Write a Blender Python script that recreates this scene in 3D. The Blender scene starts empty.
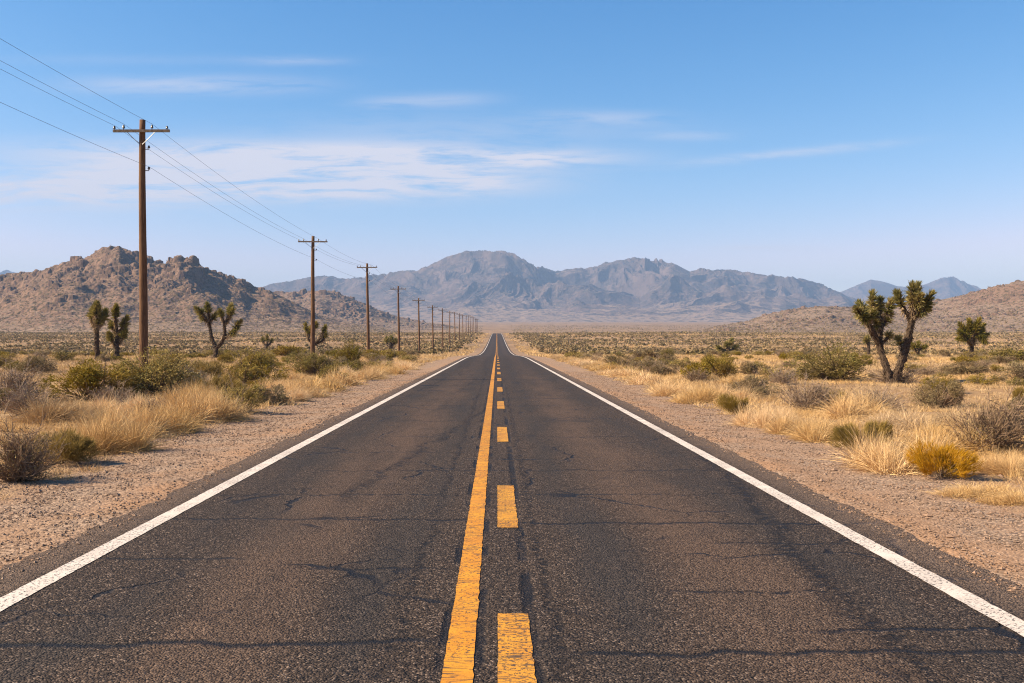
import bpy, math, random
import numpy as np
from math import radians as R

rng = np.random.default_rng(7)
random.seed(7)
S = bpy.context.scene
COL = S.collection
F, CX, CY, EYE = 995.0, 497.0, 341.5, 1.8        # lens in pixels, vanishing point of the road, eye height

# ------------------------------------------------------------------ terrain profile along the road
_T = np.array([(-400, 0), (0, 0), (112, 0), (130, -.14), (190, -.80), (235, -.86), (273, -.62), (340, .35), (420, 1.8), (565, 4.7),
               (700, 7.0), (840, 8.7), (900, 8.9), (1000, 8.6), (1150, 8.8), (1400, 14), (2000, 28), (3000, 54), (4500, 90),
               (7000, 140), (16000, 240)], float)
_ty = np.arange(-400, 16000, 2.0)
_tz = np.interp(_ty, _T[:, 0], _T[:, 1])
_k = np.hanning(17); _k /= _k.sum()
_tz[8:-8] = np.convolve(_tz, _k, 'valid')
def P(y): return np.interp(y, _ty, _tz)

# ------------------------------------------------------------------ numpy noise
_perm = np.random.default_rng(3).permutation(1024)
def _h(i, j): return _perm[(_perm[i & 1023] + j) & 1023]
def perlin(x, y):
    xi = np.floor(x).astype(np.int64); yi = np.floor(y).astype(np.int64)
    xf = x - xi; yf = y - yi
    u = xf ** 3 * (xf * (xf * 6 - 15) + 10); v = yf ** 3 * (yf * (yf * 6 - 15) + 10)
    def g(i, j, a, b):
        t = _h(i, j) * (2 * math.pi / 1024)
        return np.cos(t) * a + np.sin(t) * b
    n00 = g(xi, yi, xf, yf); n10 = g(xi + 1, yi, xf - 1, yf)
    n01 = g(xi, yi + 1, xf, yf - 1); n11 = g(xi + 1, yi + 1, xf - 1, yf - 1)
    return ((n00 * (1 - u) + n10 * u) * (1 - v) + (n01 * (1 - u) + n11 * u) * v) * 1.5
def fbm(x, y, o=4, gain=.5):
    s = np.zeros(np.broadcast(x, y).shape); a = 1.0
    for k in range(o):
        s = s + a * perlin(x + 17.3 * k, y - 9.1 * k); x = x * 2.03; y = y * 2.03; a *= gain
    return s
def ridged(x, y, o=5, gain=.46):
    s = np.zeros(np.broadcast(x, y).shape); a = 1.0; w = 1.0; t = 0
    for k in range(o):
        n = 1 - np.abs(perlin(x + 31.7 * k, y + 11.9 * k)); n = n * n
        s = s + a * n * w; w = np.clip(n * 1.4, 0, 1); t += a
        x = x * 2.05; y = y * 2.05; a *= gain
    return s / t
def sstep(a, b, x):
    t = np.clip((x - a) / (b - a), 0, 1); return t * t * (3 - 2 * t)

def gz(x, y):
    """height of the ground sheet"""
    x = np.asarray(x, float); y = np.asarray(y, float)
    off = sstep(5.2, 11, np.abs(x))
    z = P(y) + off * (.10 + .14 * fbm(x * .09, y * .09, 3)) + off * sstep(150, 600, np.hypot(x, y)) * 1.1 * fbm(x * .006, y * .006, 3)
    edge = sstep(3.9, 4.6, np.abs(x))
    return z + edge * .02 * perlin(x * 1.3, y * 1.3) - .03 * edge
def gzf(x, y): return float(gz(x, y))
def depth_of(yb, x_px=None):
    """distance at which flat ground shows at picture row yb"""
    return EYE * F / (yb - CY)
def at(px, Y):
    X = (px - CX) / F * Y
    return X, Y, gzf(X, Y)

# ------------------------------------------------------------------ mesh helpers
def link(name, me, mats=(), parent=None):
    o = bpy.data.objects.new(name, me); COL.objects.link(o)
    for m in mats: me.materials.append(m)
    if parent: o.parent = parent
    return o
def raw_mesh(name, V, quads=None, tris=None, qm=None, tm=None, smooth=False):
    me = bpy.data.meshes.new(name)
    V = np.ascontiguousarray(V, np.float32)
    nq = 0 if quads is None else len(quads); nt = 0 if tris is None else len(tris)
    me.vertices.add(len(V)); me.vertices.foreach_set('co', V.ravel())
    idx = []; st = []; tot = []
    if nq: idx.append(np.asarray(quads, np.int32).ravel()); st.append(np.arange(nq) * 4); tot.append(np.full(nq, 4))
    if nt: idx.append(np.asarray(tris, np.int32).ravel()); st.append(nq * 4 + np.arange(nt) * 3); tot.append(np.full(nt, 3))
    idx = np.concatenate(idx).astype(np.int32)
    me.loops.add(len(idx)); me.loops.foreach_set('vertex_index', idx)
    me.polygons.add(nq + nt)
    me.polygons.foreach_set('loop_start', np.concatenate(st).astype(np.int32))
    me.polygons.foreach_set('loop_total', np.concatenate(tot).astype(np.int32))
    mi = []
    if nq: mi.append(np.zeros(nq) if qm is None else qm)
    if nt: mi.append(np.zeros(nt) if tm is None else tm)
    me.polygons.foreach_set('material_index', np.concatenate(mi).astype(np.int32))
    me.polygons.foreach_set('use_smooth', np.full(nq + nt, smooth))
    me.update(calc_edges=True)
    return me
class Bag:
    """collects vertices and faces for one mesh"""
    def __init__(s): s.V = []; s.Q = []; s.T = []; s.qm = []; s.tm = []; s.n = 0
    def add(s, V, Q=None, T=None, m=0):
        V = np.asarray(V, float)
        if Q is not None and len(Q): s.Q.append(np.asarray(Q) + s.n); s.qm.append(np.full(len(Q), m))
        if T is not None and len(T): s.T.append(np.asarray(T) + s.n); s.tm.append(np.full(len(T), m))
        s.V.append(V); s.n += len(V); return s
    def mesh(s, name, smooth=False):
        c = lambda a: np.concatenate(a) if a else None
        return raw_mesh(name, np.concatenate(s.V), c(s.Q), c(s.T), c(s.qm), c(s.tm), smooth)
def grid_faces(nu, nv):
    a = np.arange(nu * nv).reshape(nu, nv)
    return np.stack([a[:-1, :-1], a[1:, :-1], a[1:, 1:], a[:-1, 1:]], -1).reshape(-1, 4)
def unit(a): return a / np.maximum(np.linalg.norm(a, axis=-1, keepdims=True), 1e-9)
def blades(B, D, bend, L, W, seg=2, tipw=.15, r=rng):
    """curved tapered ribbons: base B, direction D, end offset bend, length L, width W"""
    n = len(B); t = np.linspace(0, 1, seg + 1)
    side = unit(np.cross(D, r.normal(size=(n, 3))))
    pts = B[:, None] + (D[:, None] * t[None, :, None] + bend[:, None] * (t ** 2)[None, :, None]) * L[:, None, None]
    w = (W[:, None] * (1 - (1 - tipw) * t[None, :]) * .5)[:, :, None] * side[:, None]
    V = np.stack([pts - w, pts + w], 2).reshape(-1, 3)
    k = 2 * (seg + 1); b = (np.arange(n) * k)[:, None]
    q = np.array([[2 * i, 2 * i + 1, 2 * i + 3, 2 * i + 2] for i in range(seg)])
    return V, (b[:, None] + q[None]).reshape(-1, 4)
def sticks(A, B, ra, rb):
    """three-sided tapered sticks from A to B"""
    n = len(A); d = unit(B - A); s = unit(np.cross(d, rng.normal(size=(n, 3)))); t = np.cross(d, s)
    V = []
    for p, rr in ((A, ra), (B, rb)):
        for k in range(3):
            c, sn = math.cos(k * 2.094), math.sin(k * 2.094)
            V.append(p + (s * c + t * sn) * rr[:, None])
    V = np.stack(V, 1).reshape(-1, 3); b = (np.arange(n) * 6)[:, None, None]
    q = np.array([[0, 1, 4, 3], [1, 2, 5, 4], [2, 0, 3, 5]])
    return V, (b + q[None]).reshape(-1, 4)
def leaves(C, size, r=rng, aspect=.55):
    n = len(C); a = unit(r.normal(size=(n, 3))); b = unit(np.cross(a, r.normal(size=(n, 3))))
    a = a * (size * .5)[:, None]; b = b * (size * .5 * aspect)[:, None]
    V = np.stack([C - a, C + b, C + a, C - b], 1).reshape(-1, 3)
    return V, np.arange(4 * n).reshape(n, 4)
def tube(pts, rad, sides=8, jit=0.0, cap=True):
    pts = np.asarray(pts, float); n = len(pts)
    tan = unit(np.gradient(pts, axis=0))
    ref = np.array([1, 0, 0.]) if abs(tan[0][0]) < .8 else np.array([0, 1, 0.])
    V = []
    for i in range(n):
        s = unit(np.cross(tan[i], ref)); t = np.cross(tan[i], s)
        a = np.arange(sides) * 2 * math.pi / sides
        rr = rad[i] * (1 + jit * rng.normal(size=sides))
        V.append(pts[i] + np.outer(np.cos(a) * rr, s) + np.outer(np.sin(a) * rr, t))
    V = np.concatenate(V)
    a = np.arange(n * sides).reshape(n, sides); b = np.roll(a, -1, 1)
    Q = np.stack([a[:-1], b[:-1], b[1:], a[1:]], -1).reshape(-1, 4); T = []
    if cap:
        V = np.concatenate([V, pts[:1], pts[-1:]]); c0, c1 = n * sides, n * sides + 1
        for k in range(sides):
            T.append((c0, b[0][k], a[0][k])); T.append((c1, a[-1][k], b[-1][k]))
    return V, Q, np.array(T) if T else None
def smooth_path(pts, n):
    pts = np.asarray(pts, float)
    if len(pts) == 2: return pts[0] + (pts[1] - pts[0]) * np.linspace(0, 1, n)[:, None]
    p = np.concatenate([[2 * pts[0] - pts[1]], pts, [2 * pts[-1] - pts[-2]]]); out = []
    for s in np.linspace(0, len(pts) - 1 - 1e-6, n):
        i = int(s); t = s - i; a, b, c, d = p[i:i + 4]
        out.append(.5 * (2 * b + (c - a) * t + (2 * a - 5 * b + 4 * c - d) * t * t + (3 * b - a - 3 * c + d) * t ** 3))
    return np.array(out)
def box(c, h):
    c = np.asarray(c, float); h = np.asarray(h, float)
    s = np.array([(x, y, z) for x in (-1, 1) for y in (-1, 1) for z in (-1, 1)], float)
    Q = [(0, 1, 3, 2), (4, 6, 7, 5), (0, 4, 5, 1), (2, 3, 7, 6), (0, 2, 6, 4), (1, 5, 7, 3)]
    return c + s * h, Q

# ------------------------------------------------------------------ tags
def tag(o, label=None, cat=None, group=None, kind=None):
    if label: o['label'] = label
    if cat: o['category'] = cat
    if group: o['group'] = group
    if kind: o['kind'] = kind
    return o
def empty(name, loc, rz=0):
    o = bpy.data.objects.new(name, None); COL.objects.link(o)
    o.location = loc; o.rotation_euler = (0, 0, rz); o.empty_display_size = .2
    return o
def copy_tree(o, parent=None):
    c = o.copy(); COL.objects.link(c)
    if parent: c.parent = parent
    for ch in list(o.children): copy_tree(ch, c)
    return c

# ------------------------------------------------------------------ node helper
ALB = .86        # overall reflectance of the dusty, weathered surfaces
class NT:
    def __init__(s, name, world=None):
        if world: s.t = world.node_tree
        else:
            s.m = bpy.data.materials.new(name); s.m.use_nodes = True; s.t = s.m.node_tree
        s.t.nodes.clear()
    def n(s, typ, **kw):
        o = s.t.nodes.new(typ)
        for k, v in kw.items(): setattr(o, k, v)
        return o
    def put(s, sock, v):
        if isinstance(v, bpy.types.NodeSocket): s.t.links.new(v, sock)
        elif v is not None:
            if hasattr(sock, 'default_value') and sock.type == 'RGBA' and len(v) == 3: v = (*v, 1)
            sock.default_value = v
    def math(s, op, a, b=None, c=None, clamp=False):
        o = s.n('ShaderNodeMath', operation=op, use_clamp=clamp)
        for i, v in enumerate((a, b, c)): s.put(o.inputs[i], v)
        return o.outputs[0]
    def add(s, a, b): return s.math('ADD', a, b)
    def mul(s, a, b): return s.math('MULTIPLY', a, b)
    def sub(s, a, b): return s.math('SUBTRACT', a, b)
    def range(s, v, a, b, c=0., d=1., smooth=True):
        o = s.n('ShaderNodeMapRange', interpolation_type='SMOOTHSTEP' if smooth else 'LINEAR'); o.clamp = True
        for i, x in enumerate((v, a, b, c, d)): s.put(o.inputs[i], x)
        return o.outputs[0]
    def vmul(s, v, k):
        o = s.n('ShaderNodeVectorMath', operation='MULTIPLY'); s.put(o.inputs[0], v); s.put(o.inputs[1], k); return o.outputs[0]
    def noise(s, v, scale, detail=3, rough=.55, dist=0., col=False):
        o = s.n('ShaderNodeTexNoise'); s.put(o.inputs['Vector'], v); s.put(o.inputs['Scale'], scale)
        o.inputs['Detail'].default_value = detail; o.inputs['Roughness'].default_value = rough; o.inputs['Distortion'].default_value = dist
        return o.outputs[1 if col else 0]
    def voro(s, v, scale, feat='F1', out=0, rand=1.):
        o = s.n('ShaderNodeTexVoronoi', feature=feat); s.put(o.inputs['Vector'], v); s.put(o.inputs['Scale'], scale)
        o.inputs['Randomness'].default_value = rand
        return o.outputs[out]
    def mix(s, f, a, b, mode='MIX'):
        o = s.n('ShaderNodeMix', data_type='RGBA', blend_type=mode)
        s.put(o.inputs[0], f); s.put(o.inputs[6], a); s.put(o.inputs[7], b); return o.outputs[2]
    def pos(s): return s.n('ShaderNodeNewGeometry').outputs['Position']
    def obj(s): return s.n('ShaderNodeTexCoord').outputs['Object']
    def xyz(s, v):
        o = s.n('ShaderNodeSeparateXYZ'); s.put(o.inputs[0], v); return o.outputs
    def vec(s, x, y, z=0.):
        o = s.n('ShaderNodeCombineXYZ')
        for i, v in enumerate((x, y, z)): s.put(o.inputs[i], v)
        return o.outputs[0]
    def bump(s, h, dist, strength=1.):
        o = s.n('ShaderNodeBump'); s.put(o.inputs['Height'], h); o.inputs['Distance'].default_value = dist; o.inputs['Strength'].default_value = strength
        return o.outputs[0]
    def out(s, col, rough=.9, spec=.2, normal=None, transl=None, tcol=None, metallic=0.):
        col = s.mix(1., col, (ALB, ALB, ALB), 'MULTIPLY')
        p = s.n('ShaderNodeBsdfPrincipled'); s.put(p.inputs['Base Color'], col); s.put(p.inputs['Roughness'], rough)
        s.put(p.inputs['Specular IOR Level'], spec); p.inputs['Metallic'].default_value = metallic
        if normal is not None: s.put(p.inputs['Normal'], normal)
        sh = p.outputs[0]
        if transl:
            t = s.n('ShaderNodeBsdfTranslucent'); s.put(t.inputs[0], tcol if tcol is not None else col)
            x = s.n('ShaderNodeMixShader'); x.inputs[0].default_value = transl
            s.t.links.new(sh, x.inputs[1]); s.t.links.new(t.outputs[0], x.inputs[2]); sh = x.outputs[0]
        o = s.n('ShaderNodeOutputMaterial'); s.t.links.new(sh, o.inputs[0])
        return s.m
def island(t): return t.n('ShaderNodeNewGeometry').outputs['Random Per Island']

# ------------------------------------------------------------------ materials
def mat_leaf(name, c1, c2, c3=None, transl=.2, clump=2.2, rough=.65):
    t = NT(name)
    c = t.mix(island(t), c1, c2)
    n = t.range(t.noise(t.obj(), clump, 3), .35, .65)
    if c3: c = t.mix(t.mul(n, .75), c, c3)
    rnd = t.n('ShaderNodeObjectInfo').outputs['Random']
    h = t.n('ShaderNodeHueSaturation'); t.put(h.inputs['Color'], c)
    t.put(h.inputs['Value'], t.range(rnd, 0, 1, .82, 1.15, False)); t.put(h.inputs['Saturation'], t.range(rnd, 0, 1, 1.08, .86, False))
    return t.out(h.outputs[0], rough, .1, transl=transl)
M = {}
M['olive'] = mat_leaf('olive_leaf', (.235, .175, .024), (.42, .305, .048), (.29, .185, .055))
M['green'] = mat_leaf('green_leaf', (.150, .122, .020), (.29, .225, .038), (.22, .145, .042))
M['dull'] = mat_leaf('dull_leaf', (.20, .150, .066), (.36, .27, .125), (.27, .18, .10))
M['gold'] = mat_leaf('gold_leaf', (.50, .27, .035), (.68, .40, .06), (.48, .23, .035))
M['olivegold'] = mat_leaf('olive_gold_leaf', (.26, .18, .045), (.42, .29, .085), (.24, .16, .05))
M['straw'] = mat_leaf('straw', (.66, .42, .175), (.92, .66, .35), (.55, .325, .125), transl=.12, clump=.9)
M['straw_pale'] = mat_leaf('pale_straw', (.52, .355, .19), (.74, .53, .30), (.46, .30, .15), transl=.12, clump=.5)
M['scrub'] = mat_leaf('far_scrub', (.115, .086, .028), (.28, .20, .08), (.40, .27, .13), clump=.05, transl=.15)
M['twig'] = mat_leaf('grey_twig', (.22, .152, .102), (.40, .285, .20), (.25, .165, .105), transl=None, clump=3)
M['stem'] = mat_leaf('brown_stem', (.13, .085, .055), (.22, .15, .10), transl=None)
M['jleaf'] = mat_leaf('joshua_leaf', (.085, .090, .018), (.30, .255, .055), (.42, .31, .09), transl=.25, clump=1.6, rough=.5)
M['jdead'] = mat_leaf('joshua_dead_leaf', (.34, .225, .115), (.52, .37, .20), (.28, .18, .10), transl=.15, clump=2)

def mat_bark():
    t = NT('joshua_bark'); p = t.obj()
    n = t.noise(t.vmul(p, (9, 9, 26)), 1.6, 4); c = t.mix(t.range(n, .35, .65), (.032, .021, .014), (.125, .084, .055))
    c = t.mix(t.range(t.noise(p, 2.5, 2), .5, .7), c, (.10, .072, .05))
    return t.out(c, .95, .1, t.bump(n, .05))
M['bark'] = mat_bark()
def mat_pole():
    t = NT('weathered_pole_wood'); p = t.obj()
    n = t.noise(t.vmul(p, (14, 14, .7)), 3, 5, .6)
    c = t.mix(t.range(n, .3, .7), (.060, .029, .015), (.21, .108, .052))
    z = t.xyz(p)[2]; c = t.mix(t.range(t.noise(t.vmul(p, (1, 1, .35)), 1.1, 2), .45, .7), c, (.17, .092, .046))
    return t.out(c, .85, .2, t.bump(n, .015))
M['pole'] = mat_pole()
def mat_plain(name, c1, c2, rough=.6, scale=6, metallic=0., spec=.4):
    t = NT(name); n = t.noise(t.obj(), scale, 4)
    return t.out(t.mix(t.range(n, .35, .65), c1, c2), rough, spec, metallic=metallic)
M['arm'] = mat_plain('grey_crossarm_wood', (.13, .095, .065), (.24, .18, .13), .9, 9)
M['glass'] = mat_plain('insulator_glaze', (.05, .035, .03), (.10, .07, .06), .25)
M['steel'] = mat_plain('galvanised_steel', (.22, .22, .23), (.33, .33, .34), .5, metallic=.7)
M['wire'] = mat_plain('dull_wire', (.085, .085, .09), (.13, .13, .14), .6, metallic=.3)

def gravel_color(t, p):
    cell = t.voro(p, 34, out=1); cx = t.xyz(cell)[0]
    c = t.mix(cx, (.140, .095, .062), (.475, .33, .228))
    c = t.mix(t.range(t.xyz(cell)[1], .78, .95), c, (.14, .10, .08))
    big = t.range(t.noise(p, .9, 4), .38, .66)
    c = t.mix(t.mul(big, .6), c, (.36, .215, .125))
    c = t.mix(t.mul(t.range(t.noise(t.vmul(p, (1, .35, 1)), 1.3, 4, .65), .52, .70), .7), c, t.mix(cx, (.17, .105, .065), (.30, .19, .12)))
    return c
def mat_ground():
    t = NT('desert_soil'); p = t.pos(); x, y, z = t.xyz(p); p2 = t.vec(x, y, 0.)
    ax = t.math('ABSOLUTE', x)
    g = gravel_color(t, p2)
    # iron-red sandy fringe beside the asphalt
    fr = t.mul(t.range(ax, 4.9, 4.0), t.range(t.noise(p2, .55, 3), .42, .62)); g = t.mix(t.mul(fr, .5), g, (.38, .20, .095))
    n1 = t.noise(p2, .35, 5, .6); n2 = t.noise(p2, 3.0, 4, .6)
    s = t.mix(t.range(n1, .35, .65), (.32, .195, .095), (.40, .26, .130))
    s = t.mix(t.mul(t.range(n2, .4, .62), .6), s, (.24, .14, .07))
    edge = t.range(t.add(ax, t.mul(t.sub(t.noise(p2, .45, 3), .5), 3.2)), 5.6, 7.0)
    c = t.mix(edge, g, s)
    # far plain: brush cover too small to model
    d = t.math('SQRT', t.add(t.mul(x, x), t.mul(y, y)))
    far = t.range(d, 90, 420)
    f1 = t.noise(t.vmul(p2, (.03, .012, 1)), 1, 6, .65); f2 = t.noise(p2, .09, 3, .7)
    fc = t.mix(t.range(f1, .38, .62), (.33, .205, .115), (.22, .135, .07))
    fc = t.mix(t.mul(t.range(f2, .5, .62), .65), fc, (.14, .115, .065))
    c = t.mix(far, c, fc)
    vor = t.voro(p2, 34); h = t.add(t.mul(t.math('SUBTRACT', 1., vor), .6), t.noise(p2, 9, 4))
    return t.out(c, .95, .15, t.bump(h, .018, .9))
M['ground'] = mat_ground()

def mat_asphalt():
    t = NT('old_asphalt'); p = t.pos(); x, y, z = t.xyz(p); p2 = t.vec(x, y, 0.)
    cell = t.voro(p2, 72, out=1); cr, cg, cb = t.xyz(cell)
    c = t.mix(cr, (.018, .014, .0115), (.110, .081, .062))
    c = t.mix(t.mul(t.range(cg, .84, .95), .85), c, (.30, .235, .19))                  # pale stones
    c = t.mix(t.mul(t.range(cb, .80, .93), .85), c, (.013, .011, .010))                    # lost stones
    mid = t.noise(p2, 14, 4, .65); c = t.mix(t.mul(t.range(mid, .5, .72), .7), c, (.022, .020, .021))
    lw = t.noise(t.vmul(p2, (1, .16, 1)), 1.1, 5, .65)
    # worn brown crown of each lane, bluish bitumen in the wheel tracks
    xx = t.add(x, t.mul(t.sub(t.noise(t.vmul(p2, (.2, .25, 1)), 1., 2), .5), .9))
    ln = t.math('ABSOLUTE', t.sub(t.math('ABSOLUTE', xx), 1.75))
    br = t.mul(t.range(ln, .85, .1), t.range(lw, .3, .6))
    c = t.mix(t.mul(br, .75), c, t.mix(cr, (.040, .026, .018), (.225, .155, .112)))
    tr = t.mul(t.range(t.math('ABSOLUTE', t.sub(t.math('ABSOLUTE', xx), .85)), .45, .05), t.range(lw, .62, .38))
    tr = t.math('MAXIMUM', tr, t.mul(t.range(t.math('ABSOLUTE', t.sub(t.math('ABSOLUTE', xx), 2.75)), .5, .05), t.range(lw, .62, .36)))
    c = t.mix(t.mul(tr, .75), c, t.mix(cr, (.018, .017, .017), (.075, .067, .063)))
    pt = t.range(t.noise(t.vmul(p2, (1, .45, 1)), .55, 5, .6), .52, .68); c = t.mix(t.mul(pt, .55), c, t.mix(cr, (.016, .015, .015), (.075, .066, .062)))
    # grain fades into one even tone with distance along the road
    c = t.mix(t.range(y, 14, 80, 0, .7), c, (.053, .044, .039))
    # sealed and open cracks
    wob = t.sub(t.noise(t.vmul(p2, (1.3, .15, 1)), 1.6, 4, .6), .5)
    brk = t.noise(p2, 9, 5, .75)
    tot = None
    def acc(m):
        nonlocal tot
        tot = m if tot is None else t.math('MAXIMUM', tot, m)
    for (y0, sl, xa, xb, w, amp, den) in [(5.98, .03, -3.9, -.30, .042, .35, .35), (5.72, .02, .35, 3.9, .036, .28, .38), (9.85, .0, .1, 3.9, .04, .4, .42),
                                   (10.05, -.01, -3.9, .0, .035, .45, .44), (8.3, .02, -3.4, -2.0, .03, .3, .46), (8.9, -.01, 1.9, 3.5, .03, .3, .46),
                                   (7.1, .03, 1.2, 2.6, .03, .4, .46), (7.9, .0, -1.6, -.3, .03, .4, .46), (11.7, .01, -3.9, 3.9, .04, .5, .5), (13.9, .0, -2.5, 3.9, .045, .6, .5), (16.2, .01, -3.9, -.4, .05, .6, .5),
                                   (18.8, -.01, -.2, 3.9, .055, .7, .5), (22.5, .01, -3.9, 2.2, .06, .8, .5), (28., .0, -3.9, 3.9, .08, .9, .52), (36., .0, -2.9, 3.9, .1, 1., .52), (47., 0., -3.9, 3., .13, 1.2, .52)]:
        dd = t.math('ABSOLUTE', t.add(t.sub(t.sub(y, y0), t.mul(x, sl)), t.mul(wob, amp * 1.05)))
        m = t.mul(t.range(dd, w * 1.7, w * .2), t.range(brk, den - .08, den + .1))
        m = t.mul(m, t.mul(t.range(x, xa - .1, xa + .25), t.range(x, xb + .1, xb - .25)))
        acc(m)
    wy = t.sub(t.noise(t.vmul(p2, (.15, 1, 1)), .9, 5, .65), .5)
    for (x0, sl, ya, yb, w, amp, den) in [(1.75, .10, 4.6, 17., .075, .75, .47), (-2.9, .1, 11, 26., .06, .9, .48), (-.62, 0, 3, 60, .03, .35, .5), (.36, 0., 3, 40, .03, .3, .5)]:
        dd = t.math('ABSOLUTE', t.add(t.sub(t.sub(x, x0), t.mul(y, sl)), t.mul(wy, amp)))
        m = t.mul(t.range(dd, w * 2.6, 0.), t.range(brk, den - .04, den + .14))
        acc(t.mul(m, t.mul(t.range(y, ya - .5, ya + 1), t.range(y, yb + 1, yb - 1))))
    net = t.voro(t.add_vec(p2, t.noise(p2, 2.2, 3, col=True), .55), .55, 'DISTANCE_TO_EDGE')
    acc(t.mul(t.range(net, .017, .005), t.range(t.noise(p2, .5, 3), .46, .60)))
    # bitumen seam under the centre lines
    for (x0, w) in ((-.31, .05), (-.10, .05), (.22, .06)):
        dd = t.math('ABSOLUTE', t.add(t.sub(x, x0), t.mul(t.sub(t.noise(p2, 6, 3), .5), .06)))
        acc(t.mul(t.mul(t.range(dd, w, w * .3), t.range(t.noise(t.vmul(p2, (1, .5, 1)), 2.2, 3), .44, .58)), .85))
    c = t.mix(t.mul(tot, .88), c, (.010, .009, .009))
    # sand blown over the ragged edge
    ax = t.math('ABSOLUTE', x)
    sand = t.mul(t.range(t.add(t.add(ax, t.range(x, 2.9, 3.1, 0., .08)), t.mul(t.sub(t.noise(p2, 2.0, 4), .5), .5)), 3.30, 3.74), t.range(t.noise(p2, 24, 3), .28, .52))
    c = t.mix(t.mul(sand, .68), c, t.mix(cr, (.10, .075, .058), (.30, .22, .165)))
    c = t.mix(1., c, (.86, .80, .75), 'MULTIPLY')
    h = t.sub(t.add(t.mul(t.voro(p2, 72), -.8), t.mul(mid, -.8)), t.mul(tot, 1.2))
    ro = t.add(.78, t.mul(tot, -.22))
    return t.out(c, ro, .12, t.bump(h, .014, 1.))
def _add_vec(s, v, col, k):
    o = s.n('ShaderNodeVectorMath', operation='MULTIPLY_ADD'); s.put(o.inputs[0], col); s.put(o.inputs[1], (k, k, 0)); s.put(o.inputs[2], v)
    return o.outputs[0]
NT.add_vec = _add_vec
M['asphalt'] = mat_asphalt()
def mat_paint(name, col, col2, wear, across):
    t = NT(name); p = t.pos(); x, y, z = t.xyz(p); p2 = t.vec(x, y, 0.)
    c = t.mix(t.range(t.noise(p2, 3.5, 4), .35, .65), col, col2)
    c = t.mix(t.mul(t.range(t.noise(p2, 55, 3), .45, .7), .35), c, tuple(v * .55 for v in col2))
    chip = t.range(t.noise(p2, 38, 4, .65), wear, wear + .05)
    chip = t.mul(chip, t.range(t.noise(p2, 1.6, 3), .30, .52))
    dirt = t.mul(t.range(t.noise(p2, .7, 4, .65), .48, .72), .38); c = t.mix(dirt, c, tuple(v * .5 + .03 for v in col2))
    if across:   # hairline gaps across the stripe
        yn = t.add(y, t.mul(t.sub(t.noise(p2, 9, 2), .5), .012))
        w = t.noise(t.vec(t.mul(x, 3.2), t.mul(yn, 13.), 0.), 1.0, 3, .6, .3)
        ln = t.mul(t.range(t.math('ABSOLUTE', t.sub(w, .47)), .026, .006), t.range(t.noise(p2, 11, 3), .40, .56))
        ln = t.mul(ln, .75)
        w2 = t.noise(t.vec(t.mul(x, .5), t.mul(yn, 10.), 4.), 1.0, 2., .6)
        ln = t.math('MAXIMUM', ln, t.mul(t.range(t.math('ABSOLUTE', t.sub(w2, .5)), .020, .005), t.range(t.noise(p2, 5, 3), .44, .56)))
        chip = t.math('MAXIMUM', chip, ln)
    c = t.mix(t.mul(chip, .92), c, (.045, .038, .035))
    return t.out(c, .7, .25, t.bump(t.sub(t.noise(p2, 110, 2), chip), .003, .6))
M['yellow'] = mat_paint('yellow_road_paint', (.68, .300, .020), (.62, .245, .016), .55, True)
M['dash'] = mat_paint('yellow_dash_paint', (.68, .315, .025), (.60, .255, .025), .53, True)
M['white'] = mat_paint('white_road_paint', (.73, .635, .55), (.63, .54, .46), .545, False)

def mat_rock(name, a, b, veg, vs, sc):
    t = NT(name); p = t.pos(); g = t.n('ShaderNodeNewGeometry'); nz = t.xyz(g.outputs['Normal'])[2]
    n = t.noise(p, sc, 6, .62); c = t.mix(t.range(n, .35, .65), a, b)
    c = t.mix(t.range(t.noise(p, sc * .22, 3), .4, .65), c, tuple(v * .8 for v in a))
    v = t.range(t.noise(p, vs, 3, .7), .50, .60); c = t.mix(t.range(nz, .90, .985), c, (.27, .185, .125)); c = t.mix(t.mul(v, t.range(nz, .45, .85, .35, .8)), c, veg)
    return t.out(c, .95, .1, t.bump(n, .35 / sc, .5))
M['hill'] = mat_rock('granite_hill', (.235, .146, .097), (.135, .084, .059), (.060, .050, .024), .20, .10)
M['range'] = mat_rock('far_rock', (.165, .114, .095), (.052, .043, .044), (.040, .038, .034), .026, .010)
M['pebble'] = mat_leaf('pebble_stone', (.13, .09, .065), (.42, .295, .215), (.32, .20, .13), transl=None, clump=1.)

# ------------------------------------------------------------------ ground sheet, road, markings
def gspace(start, step, grow, end):
    a = [start]; s = step
    while a[-1] < end: a.append(a[-1] + s); s *= grow
    return a
xs = np.array(sorted(set([round(v, 3) for v in np.arange(-14, 14.01, .35)] + gspace(14.3, .5, 1.07, 10900) + [-v for v in gspace(14.3, .5, 1.07, 10900)])))
ys = np.array([-v for v in gspace(2, 2, 1.25, 7400)][::-1] + list(np.arange(0, 60, .35)) + gspace(60.3, .5, 1.03, 11500))
XX, YY = np.meshgrid(xs, ys, indexing='ij')
ZZ = gz(XX, YY) - .12 * (1 - sstep(3.3, 3.75, np.abs(XX)))
ground = link('ground', raw_mesh('ground', np.stack([XX, YY, ZZ], -1).reshape(-1, 3), grid_faces(len(xs), len(ys)), smooth=True), [M['ground']])
tag(ground, kind='structure')

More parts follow.
